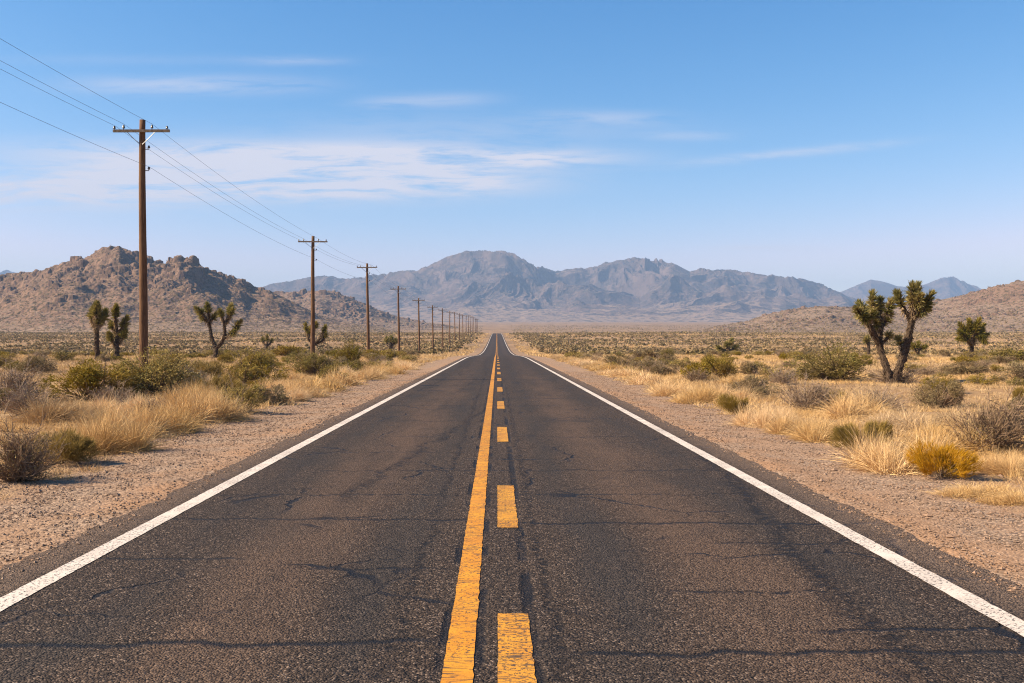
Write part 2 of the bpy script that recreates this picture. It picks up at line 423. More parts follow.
ry = np.array(list(np.arange(-12, 70, .08)) + gspace(70, .2, 1.02, 1000))
def strip(name, x0, x1, ya, yb, lift, mat, jit, cols=2, skirt=0., js=9.):
    y = ry[(ry > ya) & (ry < yb)]; y = np.concatenate([[ya], y, [yb]])
    w = x1 - x0; rows = []
    el = jit * (perlin(y * js, y * 0 + x0 * 7) + .6 * perlin(y * js * 3.1, y * 0 + x0 * 3)) + .15 * jit * rng.normal(size=len(y))
    er = jit * (perlin(y * js, y * 0 + x1 * 7 + 40) + .6 * perlin(y * js * 3.1, y * 0 + x1 * 3 + 9)) + .15 * jit * rng.normal(size=len(y))
    for i in range(cols):
        f = i / (cols - 1); x = x0 + w * f + (el if i == 0 else er if i == cols - 1 else 0)
        rows.append(np.stack([x + 0 * y, y, P(y) + lift], -1))
    if skirt:
        a = rows[0].copy(); a[:, 2] -= skirt; a[:, 0] -= .05; b = rows[-1].copy(); b[:, 2] -= skirt; b[:, 0] += .05
        rows = [a] + rows + [b]
    return Bag().add(np.stack(rows).reshape(-1, 3), grid_faces(len(rows), len(y)))
tag(link('road', strip('road', -3.88, 3.84, -12, 980, .0, M['asphalt'], .075, 12, .14, .9).mesh('road'), [M['asphalt']]), kind='structure')
tag(link('road_edge_line_left', strip('e', -3.482, -3.305, -12, 900, .005, None, .006, 2).mesh('edge_line'), [M['white']]), kind='structure')
tag(link('road_edge_line_right', strip('e', 3.205, 3.382, -12, 900, .005, None, .006, 2).mesh('edge_line'), [M['white']]), kind='structure')
tag(link('road_centre_line', strip('c', -.296, -.130, -12, 900, .005, None, .008, 2, 0., 37.).mesh('centre_line'), [M['yellow']]), kind='structure')
dash = Bag(); spans = [(-14.5 + 8.9, -2.6), (3.3, 6.57), (9.6, 12.4), (17.84, 20.9), (26.6, 29.9), (35.7, 39.1), (45.1, 48.9), (54.6, 58.8)]
y0 = 64.6
while y0 < 850: spans.append((y0, y0 + 3.6)); y0 += 9.4
for a, b in spans:
    s = strip('d', .005, .205, a, b, .005, None, .008, 2, 0., 37.); dash.add(s.V[0], s.Q[0])
tag(link('road_centre_dashes', dash.mesh('centre_dashes'), [M['dash']]), kind='structure')

# ------------------------------------------------------------------ hills and mountains
def px_profile(pts):
    p = np.array(pts, float); return (p[:, 0] - CX) / F, (CY - p[:, 1]) / F
def mountain(name, u0, u1, nu, d0, d1, nd, layers, mat, wl, rough, warp=.35, stretch=1., boulders=None, sm=3, small=.0, seed=0., jag=.25, smo=.016):
    u = np.linspace(u0, u1, nu); d = np.linspace(d0, d1, nd)
    U, D = np.meshgrid(u, d, indexing='ij'); X = U * D
    base = P(D)
    h = np.zeros_like(U); target = np.full(nu, -9.)
    for (Dk, wf, wb, pts, pw) in layers:
        pu, pt = px_profile(pts); t = np.interp(u, pu, pt)
        Dw = Dk + wf * .16 * fbm(u * Dk / wl * .5 + seed, u * 0 + 3.3 + seed, 2)
        A = np.maximum(EYE + t * Dw - P(Dw), 0)
        target = np.maximum(target, t)
        s = (D - Dw[:, None]); f = np.where(s < 0, np.clip(1 + s / wf, 0, 1) ** pw, np.clip(1 - s / wb, 0, 1) ** 1.3)
        h = np.maximum(h, A[:, None] * f)
    wx = X / wl + warp * fbm(X / wl * .7 + seed, D / wl * .7, 3); wy = D / wl / stretch + warp * fbm(X / wl * .7 + 50, D / wl * .7 + seed, 3)
    r = ridged(wx + seed, wy + seed, 6)
    hm = h.max()
    rel = np.clip(h / hm, 0, 1)
    q = h / np.maximum(h.max(1, keepdims=True), 1e-6); re = rough * (1 - .45 * sstep(.8, 1., q))
    h2 = h * (1 - re + re * 1.6 * r) + small * hm * (fbm(X / wl * 5, D / wl * 5, 5, .6) + jag * (ridged(X / wl * 9 + 3, D / wl * 9, 4) - .5)) * np.sqrt(rel)
    edge = np.minimum(sstep(0, .04, (U - u0) / (u1 - u0)), sstep(0, .04, (u1 - U) / (u1 - u0))) * sstep(0, .10, (D - d0) / (d1 - d0))
    s = np.ones(nu)
    for _ in range(3):
        ang = (base + s[:, None] * h2 - EYE) / D; k = ang.argmax(1); ii = np.arange(nu)
        need = (target * d[k] + EYE - base[ii, k]) / np.maximum(h2[ii, k], 1.)
        s = np.clip(need, 0, 4)
    K = max(5, int(nu * smo)); kern = np.hanning(2 * K + 3); kern /= kern.sum(); s = np.convolve(np.pad(s, K + 1, 'edge'), kern, 'valid')
    Z = base + s[:, None] * h2 * edge - 1.5 * (h < .01 * hm)
    if boulders:
        nb, rmin, rmax, wgt = boulders; br = np.random.default_rng(int(seed * 10) + 5)
        slope_u = (u1 - u0) / (nu - 1); slope_d = (d1 - d0) / (nd - 1)
        ci = br.integers(3, nu - 3, nb * 6); cj = br.integers(3, nd - 3, nb * 6)
        rr = rel[ci, cj]; clump = fbm(X[ci, cj] / 55, D[ci, cj] / 55, 3)
        keep = (br.random(nb * 6) < np.clip(.02 + rr ** wgt * 1.6, 0, 1) * np.clip(.35 + 1.3 * clump, 0.02, 1)) & (rr > .02)
        ci, cj = ci[keep][:nb], cj[keep][:nb]
        for i, j in zip(ci, cj):
            rad = rmin + (rmax * (.75 + .75 * rel[i, j]) - rmin) * br.random() ** (4 - 1.5 * rel[i, j])
            x0 = X[i, j]; y0 = D[i, j]; z0 = Z[i, j]
            ni = int(rad / (slope_u * y0)) + 1; nj = int(rad / slope_d) + 1
            a, b, c, e = max(i - ni, 0), i + ni + 1, max(j - nj, 0), j + nj + 1
            q = 1 - ((X[a:b, c:e] - x0) ** 2 + (D[a:b, c:e] - y0) ** 2) / rad ** 2
            Z[a:b, c:e] = np.where(q > 0, np.maximum(Z[a:b, c:e], z0 + rad * (.1 + .7 * br.random()) * np.sqrt(np.maximum(q, 0)) * 1.0), Z[a:b, c:e])
    o = link(name, raw_mesh(name, np.stack([X, D, Z], -1).reshape(-1, 3), grid_faces(nu, nd), smooth=False), [mat])
    tag(o, kind='structure')
    return (u, d, X, D, Z, rel)

LH = [(-330, 306), (-220, 296), (-120, 287), (-50, 279), (0, 275), (20, 273), (33, 271), (43, 269.5), (58, 264.5), (71, 260.5), (84, 259), (96, 252), (102, 247.5), (119, 245.4), (127, 250),
      (137, 253), (150, 259), (162, 264), (172, 262), (179, 258), (188, 260), (197, 261), (203, 267), (216, 272), (228, 275), (241, 279), (254, 286), (268, 290), (283, 297), (301, 306), (318, 314), (340, 321), (372, 327), (420, 333)]
LH2 = [(-330, 322), (-100, 310), (0, 300), (60, 289), (110, 283), (150, 281), (185, 279), (205, 284), (230, 294), (260, 308), (300, 320), (360, 330), (420, 333)]
hill_a = mountain('boulder_hill', (-330 - CX) / F, (420 - CX) / F, 900, 780, 1900, 420,
    [(1400, 430, 480, LH, 1.35), (1180, 200, 200, LH2, 1.2)], M['hill'], 230, .32, boulders=(11000, 1.2, 5.0, 2.3), sm=4, small=.045, seed=1.3, jag=.8, smo=.012)
hill_b = mountain('low_hill', (150 - CX) / F, (500 - CX) / F, 420, 1650, 2600, 240,
    [(2150, 400, 430, [(150, 315), (220, 303), (260, 296), (283, 292.5), (301, 292), (326, 290.5), (341, 294), (359, 302), (377, 309.5), (402, 318), (428, 323), (460, 327), (500, 330)], 1.2)],
    M['hill'], 300, .34, boulders=(4500, 2., 6, .5), sm=4, small=.03, seed=4.1)
RH = [(690, 331), (720, 326), (745, 322), (762, 316), (775, 313), (790, 309.5), (806, 307.5), (822, 306), (845, 307), (870, 306), (910, 304), (925, 301.5), (942, 299.5), (960, 296), (980, 291), (1000, 285.5),
      (1024, 280.5), (1060, 274), (1140, 263), (1240, 262), (1350, 285)]
hill_c = mountain('scrubby_slope', (690 - CX) / F, (1350 - CX) / F, 760, 780, 1900, 380,
    [(1420, 480, 480, RH, 1.15), (1120, 180, 240, [(690, 334), (760, 325), (790, 319), (830, 316), (870, 321), (910, 325), (980, 314), (1040, 305), (1140, 300), (1350, 320)], 1.)],
    M['hill'], 320, .25, boulders=(7000, 1.3, 4.5, .35), sm=4, small=.02, seed=7.7)
CR = [(235, 296), (255, 290), (270, 284), (290, 281), (310, 277), (326, 275.5), (345, 279), (355, 277.5), (375, 275), (400, 271), (418, 270), (430, 265), (445, 257.5), (455, 254.5), (466, 251), (480, 250.5), (492, 251.3),
      (505, 250.5), (512, 253), (525, 260), (537, 267), (545, 267.5), (555, 271.5), (575, 268), (590, 268), (605, 263), (620, 260), (635, 257.5), (645, 258.5), (660, 260), (675, 264), (690, 271.5), (700, 268.5), (712, 270), (728, 269),
      (745, 272), (764, 274.6), (779, 276), (799, 278), (815, 282), (835, 290), (850, 297), (865, 303), (890, 312)]
CF = [(235, 315), (300, 300), (340, 296), (380, 300), (420, 292), (460, 285), (500, 281), (540, 288), (560, 281), (590, 278), (610, 284), (640, 295), (670, 280), (690, 285), (720, 292), (760, 289), (800, 296), (850, 304), (890, 316)]
CG = [(235, 322), (320, 316), (420, 311), (470, 305), (520, 308), (580, 303), (620, 300), (660, 307), (720, 302), (780, 306), (840, 312), (890, 320)]
rng_c = mountain('mountain_range', (235 - CX) / F, (890 - CX) / F, 1000, 4300, 8200, 480,
    [(7000, 1250, 1150, CR, 1.25), (6200, 900, 800, CF, 1.2), (5500, 700, 600, CG, 1.1)], M['range'], 680, .46, stretch=1.0, sm=5, small=.015, seed=2.9, warp=.5, jag=.1, smo=.011)
mountain('far_mountain', (820 - CX) / F, (1120 - CX) / F, 260, 8600, 11200, 130,
    [(10000, 1200, 1100, [(820, 303), (840, 292), (855, 286), (871, 279.5), (885, 282), (897, 286), (912, 288), (926, 284), (940, 278.5), (950, 276), (958, 279), (970, 284), (982, 289), (1000, 296), (1060, 300), (1120, 312)], 1.2)],
    M['range'], 1100, .45, stretch=1.4, sm=5, seed=5.2)
mountain('far_mountain', (-160 - CX) / F, (110 - CX) / F, 200, 8600, 11200, 110,
    [(10000, 1200, 1100, [(-160, 290), (-80, 272), (-30, 276), (0, 272), (8, 270.2), (14, 272), (24, 277), (50, 284), (110, 300)], 1.2)],
    M['range'], 1100, .45, stretch=1.4, sm=5, seed=8.2)

# ------------------------------------------------------------------ plants
def shrub_mesh(r, kind, n, leaf, twigs=60):
    """unit shrub, about 1 wide and .55 high: returns (foliage, stems) bags"""
    fo, st = Bag(), Bag()
    k = r.integers(9, 15)
    ang = r.random(k) * 2 * math.pi; rad = .40 * np.sqrt(r.random(k))
    C = np.stack([np.cos(ang) * rad, np.sin(ang) * rad, .12 + .30 * r.random(k) * (1.15 - rad)], -1)
    rr = .10 + .12 * r.random(k)
    # stems to each lobe, forking
    tips = []
    for c, q in zip(C, rr):
        for _ in range(max(2, twigs // k)):
            tips.append(c + r.normal(size=3) * q * .75)
    tips = np.array(tips); tips[:, 2] = np.maximum(tips[:, 2], .04)
    b0 = np.stack([r.normal(size=len(tips)) * .05, r.normal(size=len(tips)) * .05, np.zeros(len(tips)) - .02], -1)
    mid = b0 * .45 + tips * .55 + r.normal(size=tips.shape) * .03; mid[:, 2] = np.abs(mid[:, 2]) * .9
    w = .0065 if kind != 'twig' else .005
    st.add(*sticks(b0, mid, np.full(len(tips), w), np.full(len(tips), w * .7)))
    st.add(*sticks(mid, tips, np.full(len(tips), w * .7), np.full(len(tips), w * .3)))
    if kind == 'twig':
        m = n; i = r.integers(0, len(tips), m); f = r.random(m)[:, None]
        A = mid[i] * (1 - f) + tips[i] * f; d = unit(unit(A + [0, 0, .05]) * .9 + r.normal(size=(m, 3)) * .65); d[:, 2] = np.abs(d[:, 2]) * .9
        B = A + d * (.06 + .13 * r.random(m))[:, None]
        st.add(*sticks(A, B, np.full(m, .0032), np.full(m, .0013)))
        ln = n // 2; i = r.integers(0, m, ln); c = B[i] + r.normal(size=(ln, 3)) * .015
        fo.add(*leaves(c, leaf * (.6 + .6 * r.random(ln)), r, .5))
        return fo, st
    i = r.integers(0, k, n); d = unit(r.normal(size=(n, 3)))
    c = C[i] + d * (rr[i] * (.35 + .75 * r.random(n) ** .6))[:, None]
    c += .035 * np.stack([perlin(c[:, 0] * 14, c[:, 1] * 14 + 9), perlin(c[:, 1] * 14, c[:, 2] * 14), perlin(c[:, 2] * 14, c[:, 0] * 14)], -1)
    gap = perlin(c[:, 0] * 7 + 3, c[:, 2] * 7 + c[:, 1] * 5) > -.28
    c = c[gap & (c[:, 2] > .02)]
    if kind == 'spray':                     # fine upright sprays instead of leaves
        d = unit(c * [1, 1, 1.] + [0, 0, .15] + r.normal(size=c.shape) * .12)
        L = leaf * (2.2 + 2 * r.random(len(c)))
        fo.add(*blades(c, d, r.normal(size=c.shape) * .15, L, np.full(len(c), leaf * .22), 1, .2, r))
    else:
        fo.add(*leaves(c, leaf * (.6 + .8 * r.random(len(c))), r, .45))
        m = len(c) // 6; j = r.integers(0, len(c), m); d = unit(c[j] - [0, 0, .1] + r.normal(size=(m, 3)) * .1)
        fo.add(*blades(c[j], d, np.zeros((m, 3)), .03 + .05 * r.random(m), np.full(m, leaf * .35), 1, .2, r))
    return fo, st
def tussock_arrays(n, R_, H, wid, r, seg=2, lean=1.):
    a = r.random(n) * 2 * math.pi; q = np.sqrt(r.random(n))
    B = np.stack([np.cos(a) * q * R_ * .45, np.sin(a) * q * R_ * .45, np.zeros(n) - .02], -1)
    th = np.clip((q * .75 + .42 * r.normal(size=n)) * lean, -.9, 1.35); a2 = a + r.normal(size=n) * .9
    D = np.stack([np.cos(a2) * np.sin(th), np.sin(a2) * np.sin(th), np.cos(th)], -1)
    L = H * (.6 + .45 * r.random(n)) * (1.02 - .1 * q)
    bend = np.stack([D[:, 0] * .25, D[:, 1] * .25, -.12 - .26 * r.random(n) * (th > .2)], -1) + r.normal(size=(n, 3)) * [.22, .22, .06]
    return blades(B, D, bend, L, wid * (.7 + .6 * r.random(n)), seg, .12, r)
pr = np.random.default_rng(11)
PROTO = {}
def build_protos():
    for kind, leafm, stemm in (('olive', 'olive', 'stem'), ('green', 'green', 'stem'), ('dull', 'dull', 'twig'), ('gold', 'gold', 'stem'), ('olivegold', 'olivegold', 'stem'), ('twig', 'dull', 'twig')):
        for lod in (0, 1, 2):
            n, leaf = ((13000, .024), (5200, .038), (2600, .056))[lod]
            vs = []
            for v in range(4 if lod == 2 else 3):
                if kind == 'twig': fo, st = shrub_mesh(pr, 'twig', (1700, 800, 320)[lod], leaf * 1.15, (260, 160, 90)[lod])
                elif kind in ('gold', 'olivegold'): fo, st = shrub_mesh(pr, 'spray', int(n * .8), leaf * 1.1, 40)
                else: fo, st = shrub_mesh(pr, 'leaf', n, leaf, (160, 110, 60)[lod])
                vs.append((fo.mesh(kind + '_foliage'), st.mesh(kind + '_stems')))
                vs[-1][0].materials.append(M[leafm]); vs[-1][1].materials.append(M[stemm])
            PROTO[kind, lod] = vs
    for mat in ('straw', 'straw_pale'):
        for lod in (0, 1):
            vs = []
            for v in range(4):
                b = Bag(); n = (2000, 520)[lod]
                for q in range(11):         # several small crowns grown together, uneven in height
                    a_, d_ = pr.random() * 6.28, .56 * math.sqrt(pr.random()); hh = (.22 + .40 * pr.random()) * (1.1 - .5 * d_)
                    V_, Q_ = tussock_arrays(int(n * .22), .26 + .26 * pr.random(), hh, (.0078, .017)[lod], pr, 3 if lod == 0 else 2, 1.15)
                    b.add(V_ + [math.cos(a_) * d_, math.sin(a_) * d_, 0], Q_)
                b.add(*tussock_arrays(n // 2, 1.25, .24, (.0078, .017)[lod], pr, 2, 1.5))
                me = b.mesh('tussock_blades'); me.materials.append(M[mat]); vs.append(me)
            PROTO[mat, lod] = vs
build_protos()
KINDNAME = {'olive': 'creosote_shrub', 'green': 'creosote_shrub', 'dull': 'sage_shrub', 'gold': 'golden_shrub', 'olivegold': 'broom_shrub', 'twig': 'twiggy_shrub', 'straw': 'grass_tussock', 'straw_pale': 'grass_tussock'}
KINDLOOK = {'olive': 'olive-green leafy shrub', 'green': 'dark green leafy shrub', 'dull': 'dull grey-green shrub', 'gold': 'golden rounded shrub', 'olivegold': 'yellow-olive broom-like shrub', 'twig': 'bare grey-brown twiggy shrub', 'straw': 'straw-coloured grass tussock', 'straw_pale': 'pale dry grass tussock'}
GROUP = {'creosote_shrub': 'green leafy shrubs on the desert plain', 'sage_shrub': 'grey-green shrubs on the desert plain', 'twiggy_shrub': 'bare twiggy shrubs on the desert plain', 'grass_tussock': 'dry grass tussocks along the gravel shoulders', 'broom_shrub': 'yellow-olive shrubs by the shoulders', 'golden_shrub': 'golden shrubs by the shoulders'}
PLACED = []      # X, Y, radius
LAND = []        # phrase, X, Y
def plant(kind, X, Y, w, h, label, lod=None):
    lod = (0 if Y < 34 else 1 if Y < 78 else 2) if lod is None else lod
    if w > 2.0: lod = max(0, lod - 1)
    nm = KINDNAME[kind]; z = gzf(X, Y)
    rz = random.random() * 6.283
    if kind.startswith('straw'):
        me = random.choice(PROTO[kind, min(lod, 1)])
        o = bpy.data.objects.new(nm, me); COL.objects.link(o)
        o.location = (X, Y, z); o.rotation_euler = (0, 0, rz); o.scale = (w / 1.15, w / 1.15, h / .55)
    else:
        fo, st = random.choice(PROTO[kind, lod])
        o = empty(nm, (X, Y, z), rz); o.scale = (w, w, h / .64)
        for n_, me in (('foliage', fo), ('stems', st)):
            c = bpy.data.objects.new(n_, me); COL.objects.link(c); c.parent = o
    tag(o, label, 'grass' if kind.startswith('straw') else 'shrub', GROUP[nm])
    PLACED.append((X, Y, w * .5))
    return o
def plant_px(kind, px, yb, wpx, hpx, label, land=None, Y=None):
    Y = Y or depth_of(yb); k = Y / F
    X = (px - CX) * k
    o = plant(kind, X, Y + wpx * k * .3, wpx * k * 1.05, hpx * k * 1.08, label)
    if land: LAND.append((land, X, Y))
    return o

# --- prominent plants, left of the road
for a in [
    ('twig', 6, 482, 78, 62, 'bare grey-brown twiggy bush lowest at the left picture edge beside the gravel', 'the twiggy bush at the left picture edge'),
    ('olivegold', 50, 464, 76, 36, 'yellow-olive broom-like shrub right of the twiggy bush at the left picture edge', 'the yellow-olive shrub by the left gravel'),
    ('straw', 92, 452, 84, 52, 'wide straw-coloured tussock casting a dark shadow onto the left gravel, nearest on that side', None),
    ('straw', 128, 437, 66, 48, 'second straw tussock along the left gravel, behind the widest one', None),
    ('straw_pale', 68, 428, 78, 38, 'pale grass tussock between the twiggy edge bush and the big olive thicket', None),
    ('twig', 20, 424, 60, 38, 'grey twiggy bush behind the yellow-olive shrub at the left picture edge', None),
    ('twig', 2, 405, 58, 40, 'tallest grey twiggy bush at the left picture edge, level with the olive thicket', None),
    ('olive', 84, 404, 88, 44, 'wide olive-green creosote forming the left half of the thicket below the nearest pole', 'the olive thicket below the nearest pole'),
    ('olive', 142, 402, 96, 48, 'large olive-green creosote thicket hiding the foot of the nearest utility pole', None),
    ('twig', 112, 408, 46, 22, 'low grey twiggy bush in front of the olive thicket below the nearest pole', None),
    ('straw', 160, 432, 58, 38, 'straw tussock at the gravel edge in front of the nearest utility pole', None),
    ('straw', 190, 422, 70, 46, 'golden straw tussock, tallest on the left gravel edge right of the nearest pole', 'the tallest straw tussock on the left gravel edge'),
    ('straw', 176, 408, 64, 34, 'straw tussock between the tallest left tussock and the olive thicket', None),
    ('straw_pale', 212, 400, 66, 32, 'pale grass tussock below the forked Joshua tree on the left', None),
    ('olive', 236, 414, 56, 36, 'olive shrub leaning over the left gravel edge with dark shade underneath', 'the olive shrub on the left gravel edge'),
    ('dull', 266, 405, 44, 26, 'brownish grey-green shrub on the left gravel edge, right of an olive shrub', None),
    ('olive', 247, 381, 58, 30, 'rounded olive-green creosote right of the forked Joshua tree on the left', 'the rounded creosote right of the left forked tree'),
    ('dull', 26, 375, 46, 22, 'grey-green shrub in the dry grass left of the pair of Joshua trees', None),
    ('green', 62, 363, 26, 13, 'small dark green shrub left of the pair of Joshua trees', None),
    ('olive', 164, 372, 44, 20, 'low olive shrub just right of the nearest utility pole', None),
    ('olive', 262, 372, 40, 20, 'olive shrub between the left forked Joshua tree and the second pole', None),
    ('green', 306, 378, 46, 28, 'dark green shrub below the second utility pole', 'the dark shrub below the second pole'),
    ('dull', 332, 373, 34, 20, 'grey-green shrub right of the dark shrub below the second pole', None),
    ('green', 350, 366, 34, 24, 'dark green rounded shrub left of the third utility pole', None),
    ('olive', 287, 358, 44, 14, 'low olive shrub left of the second utility pole', None),
    ('straw', 290, 397, 52, 28, 'straw tussock on the left gravel edge below the second pole', None),
    ('straw', 312, 391, 46, 24, 'straw tussock on the left gravel edge, first past the second pole', None),
    ('straw', 334, 385, 44, 20, 'straw tussock on the left gravel edge in front of the third pole', None),
    ('straw', 356, 379, 40, 18, 'straw tussock on the left gravel edge just left of the third pole', None),
    ('straw', 378, 374, 36, 15, 'straw tussock on the left gravel edge just right of the third pole', None),
    ('straw', 398, 369.5, 34, 13, 'straw tussock on the left gravel edge below the fourth pole', None),
    ('olive', 392, 361, 30, 12, 'olive shrub between the third and fourth poles', None),
    ('olive', 374, 359, 26, 10, 'small olive shrub at the foot of the third utility pole', None),
    ('twig', 155, 418, 40, 20, 'grey twiggy shrub among straw tussocks in front of the nearest pole', None),
    # --- right of the road
    ('gold', 950, 479, 66, 36, 'bright golden rounded shrub on the right gravel edge', 'the bright golden shrub'),
    ('straw', 918, 470, 86, 52, 'big straw tussock behind and left of the bright golden shrub', 'the big straw tussock by the golden shrub'),
    ('straw', 960, 455, 70, 44, 'straw tussock behind the bright golden shrub, left of the tall twiggy bush', None),
    ('twig', 1000, 458, 88, 72, 'tall bare grey-brown twiggy bush at the right picture edge behind the golden shrub', 'the tall twiggy bush at the right picture edge'),
    ('straw', 1012, 474, 56, 30, 'straw tussock at the right picture edge beside the bright golden shrub', None),
    ('straw', 1004, 500, 74, 20, 'flattened straw grass lying on the gravel at the lower right picture edge', None),
    ('olivegold', 868, 450, 50, 36, 'yellow-olive broom-like shrub on the right gravel edge, left of the big tussock', 'the yellow-olive shrub on the right gravel edge'),
    ('straw', 838, 440, 60, 32, 'straw tussock on the right gravel edge just left of the yellow-olive shrub', None),
    ('straw', 806, 434, 48, 28, 'straw tussock on the right gravel edge, second left of the yellow-olive shrub', None),
    ('straw', 771, 426, 46, 32, 'plump straw tussock on the right gravel edge left of a low grey bush', None),
    ('twig', 786, 427, 26, 13, 'tiny grey twiggy bush tucked beside a plump straw tussock on the right gravel', None),
    ('olivegold', 740, 414, 36, 20, 'small olive-gold shrub with dark shade on the right gravel edge', 'the small olive-gold shrub on the right gravel'),
    ('straw', 862, 419, 62, 36, 'rounded straw tussock behind the yellow-olive shrub on the right', None),
    ('twig', 812, 412, 62, 34, 'wide bare twiggy shrub behind the tussocks on the right gravel edge', None),
    ('olive', 832, 410, 32, 28, 'olive shrub right of the wide bare twiggy shrub on the right', None),
    ('twig', 884, 412, 50, 26, 'bare twiggy shrub directly in front of the big forked Joshua tree', None),
    ('green', 844, 381, 82, 36, 'large green creosote left of the big forked Joshua tree', 'the large green creosote'),
    ('dull', 946, 406, 52, 34, 'rounded dull grey-green shrub right of the big forked Joshua tree', 'the rounded grey shrub right of the big Joshua tree'),
    ('dull', 757, 396, 46, 22, 'spreading grey-green shrub behind the small olive-gold shrub on the right', None),
    ('olive', 697, 384, 40, 22, 'olive shrub, left one of a touching pair right of the road', 'the touching pair of olive shrubs'),
    ('olive', 724, 381, 44, 26, 'olive shrub, right and taller one of a touching pair right of the road', None),
    ('dull', 660, 377, 38, 18, 'grey-green shrub left of the touching pair of olive shrubs', None),
    ('dull', 622, 368.5, 34, 14, 'grey-green shrub on the right shoulder strip about halfway to the crest', None),
    ('twig', 905, 383, 50, 18, 'bare twiggy shrub at the foot of the big forked Joshua tree, right side', None),
    ('dull', 972, 377, 52, 15, 'low grey-green shrub in front of the round-crowned Joshua tree', None),
    ('green', 1014, 364, 44, 18, 'green shrub at the right picture edge beyond the round-crowned Joshua tree', None),
    ('straw', 700, 402, 48, 24, 'straw tussock on the right gravel edge left of the small olive-gold shrub', None),
    ('straw', 672, 392, 40, 18, 'straw tussock on the right gravel edge below the touching olive pair', None),
    ('straw', 648, 384, 36, 16, 'straw tussock on the right gravel edge below a grey-green shrub', None),
    ('straw', 628, 377, 32, 13, 'straw tussock, small, on the right gravel edge well before the crest', None),
    ('straw', 608, 371, 28, 11, 'straw tussock, smaller still, on the right gravel edge nearing the crest', None),
    ('straw_pale', 975, 430, 70, 30, 'pale grass tussock behind the tall twiggy bush at the right picture edge', None),
    ('straw_pale', 910, 430, 66, 28, 'pale grass tussock between the big straw tussock and the forked Joshua tree', None),
]:
    plant_px(*a)

for ph, px_, yb_ in (('the plump straw tussock on the right gravel', 771, 426), ('the wide bare twiggy shrub behind the right tussocks', 812, 412), ('the grey shrub halfway to the crest', 622, 368.5),
                     ('the grey-green shrub left of the olive pair', 660, 377), ('the spreading grey-green shrub on the right', 757, 396)):
    LAND.append((ph, (px_ - CX) / F * depth_of(yb_), depth_of(yb_)))

# --- Joshua trees
def joshua(Y, base_px, limbs, label, scale_px=1., rosettes=None, r_base=.2, nleaf=150, lsize=.34, land=None, seed=1, dead=.35):
    """limbs: list of pixel polylines [(x, y), ...] relative to the picture at distance Y; first point joins an earlier limb; last point carries a rosette"""
    r = np.random.default_rng(seed); k = Y / F
    X0 = (base_px[0] - CX) * k; z0 = gzf(X0, Y)
    lsize *= 1.12; nleaf = int(nleaf * 1.25); limbs = [(a, b, c, d * (1.0 if d < .5 else 1.2)) for a, b, c, d in limbs]
    root = empty('joshua_tree', (X0, Y, z0))
    tr, cr = Bag(), Bag(); off = {}
    yb = base_px[1]
    zfix = (EYE - (yb - CY) * k) - z0          # lift of the traced base over the ground
    H = (yb - min(p[1] for l in limbs for p in l[0])) * k
    def P3(p, dy): return np.array([(p[0] - base_px[0]) * k, dy, (yb - p[1]) * k])
    for li, (pl, w0, w1, ros) in enumerate(limbs):
        key0 = (round(pl[0][0]), round(pl[0][1])); d0 = off.get(key0, 0.)
        spread = (r.random() - .5) * 1.1 * min(1.2, H * .3)
        pts = []
        for i, p in enumerate(pl):
            dy = d0 + spread * i / max(1, len(pl) - 1); off[(round(p[0]), round(p[1]))] = dy; pts.append(P3(p, dy))
        if li == 0 or abs(pl[0][1] - yb) < 2: pts[0][2] = -zfix * 1.0 - .15 if zfix > 0 else -.15
        pts = np.array(pts)
        n = max(5, int(np.linalg.norm(np.diff(pts, axis=0), axis=1).sum() / .12)); path = smooth_path(pts, n)
        t = np.linspace(0, 1, n); rad = (w0 + (w1 - w0) * t) * (1 + .08 * r.normal(size=n))
        if abs(pl[0][1] - yb) < 2: rad *= 1 + .5 * np.exp(-t * n * .12 / .2)
        tr.add(*tube(path, rad, 9, .10))
        # shaggy bark: short dead blades hanging on the limb
        m = int(n * 7); i = r.integers(0, n, m); a = r.random(m) * 6.283
        dd = np.stack([np.cos(a), np.sin(a), -.9 - .8 * r.random(m)], -1); B = path[i] + dd * [1, 1, 0] * rad[i][:, None] * .9
        tr.add(*blades(B, unit(dd), np.zeros((m, 3)), .10 + .10 * r.random(m), np.full(m, .035), 1, .3, r))
        if ros:
            ax = unit(path[-1] - path[-3]); L0 = min(.75, .30 * n * .12 + .3) * ros
            def ring(m, s0, s1, th0, th1, mi, ls):
                s = s0 + (s1 - s0) * r.random(m)
                idx = np.clip(((1 - s * L0 / max(.3, n * .12)) * (n - 1)), 0, n - 1).astype(int)
                C = path[idx] + ax * ((1 - s) * .10)[:, None]
                e = unit(np.cross(ax, r.normal(size=(m, 3)))); th = th0 + (th1 - th0) * s + .22 * r.normal(size=m)
                D = unit(ax * np.cos(th)[:, None] + e * np.sin(th)[:, None])
                V, Q = blades(C, D, np.stack([0 * s, 0 * s, -.10 * np.ones(m)], -1), ls * (.7 + .5 * r.random(m)), np.full(m, .060 * ls / .34), 2, .08, r)
                cr.add(V, Q, m=mi)
            ring(int(nleaf * ros * 1.3), 0, .62, .15, 2.0, 0, lsize * (.8 + .25 * ros))
            ring(int(nleaf * ros * dead), .5, 1.15, 1.7, 2.7, 1, lsize * .9)
    link('trunk', tr.mesh('joshua_trunk'), [M['bark']], root)
    link('crown', cr.mesh('joshua_crown'), [M['jleaf'], M['jdead']], root)
    tag(root, label, 'tree', 'Joshua trees on the desert plain')
    PLACED.append((X0, Y, .9))
    if land: LAND.append((land, X0, Y))
    return root
def Z8(l): return [(830 + a / 5.465, 270 + b / 5.465) for a, b in l]
def Z4(l): return [(764 + a / 3.938, 220 + b / 3.938) for a, b in l]
def Z1(l): return [(a / 3.938, 220 + b / 3.938) for a, b in l]
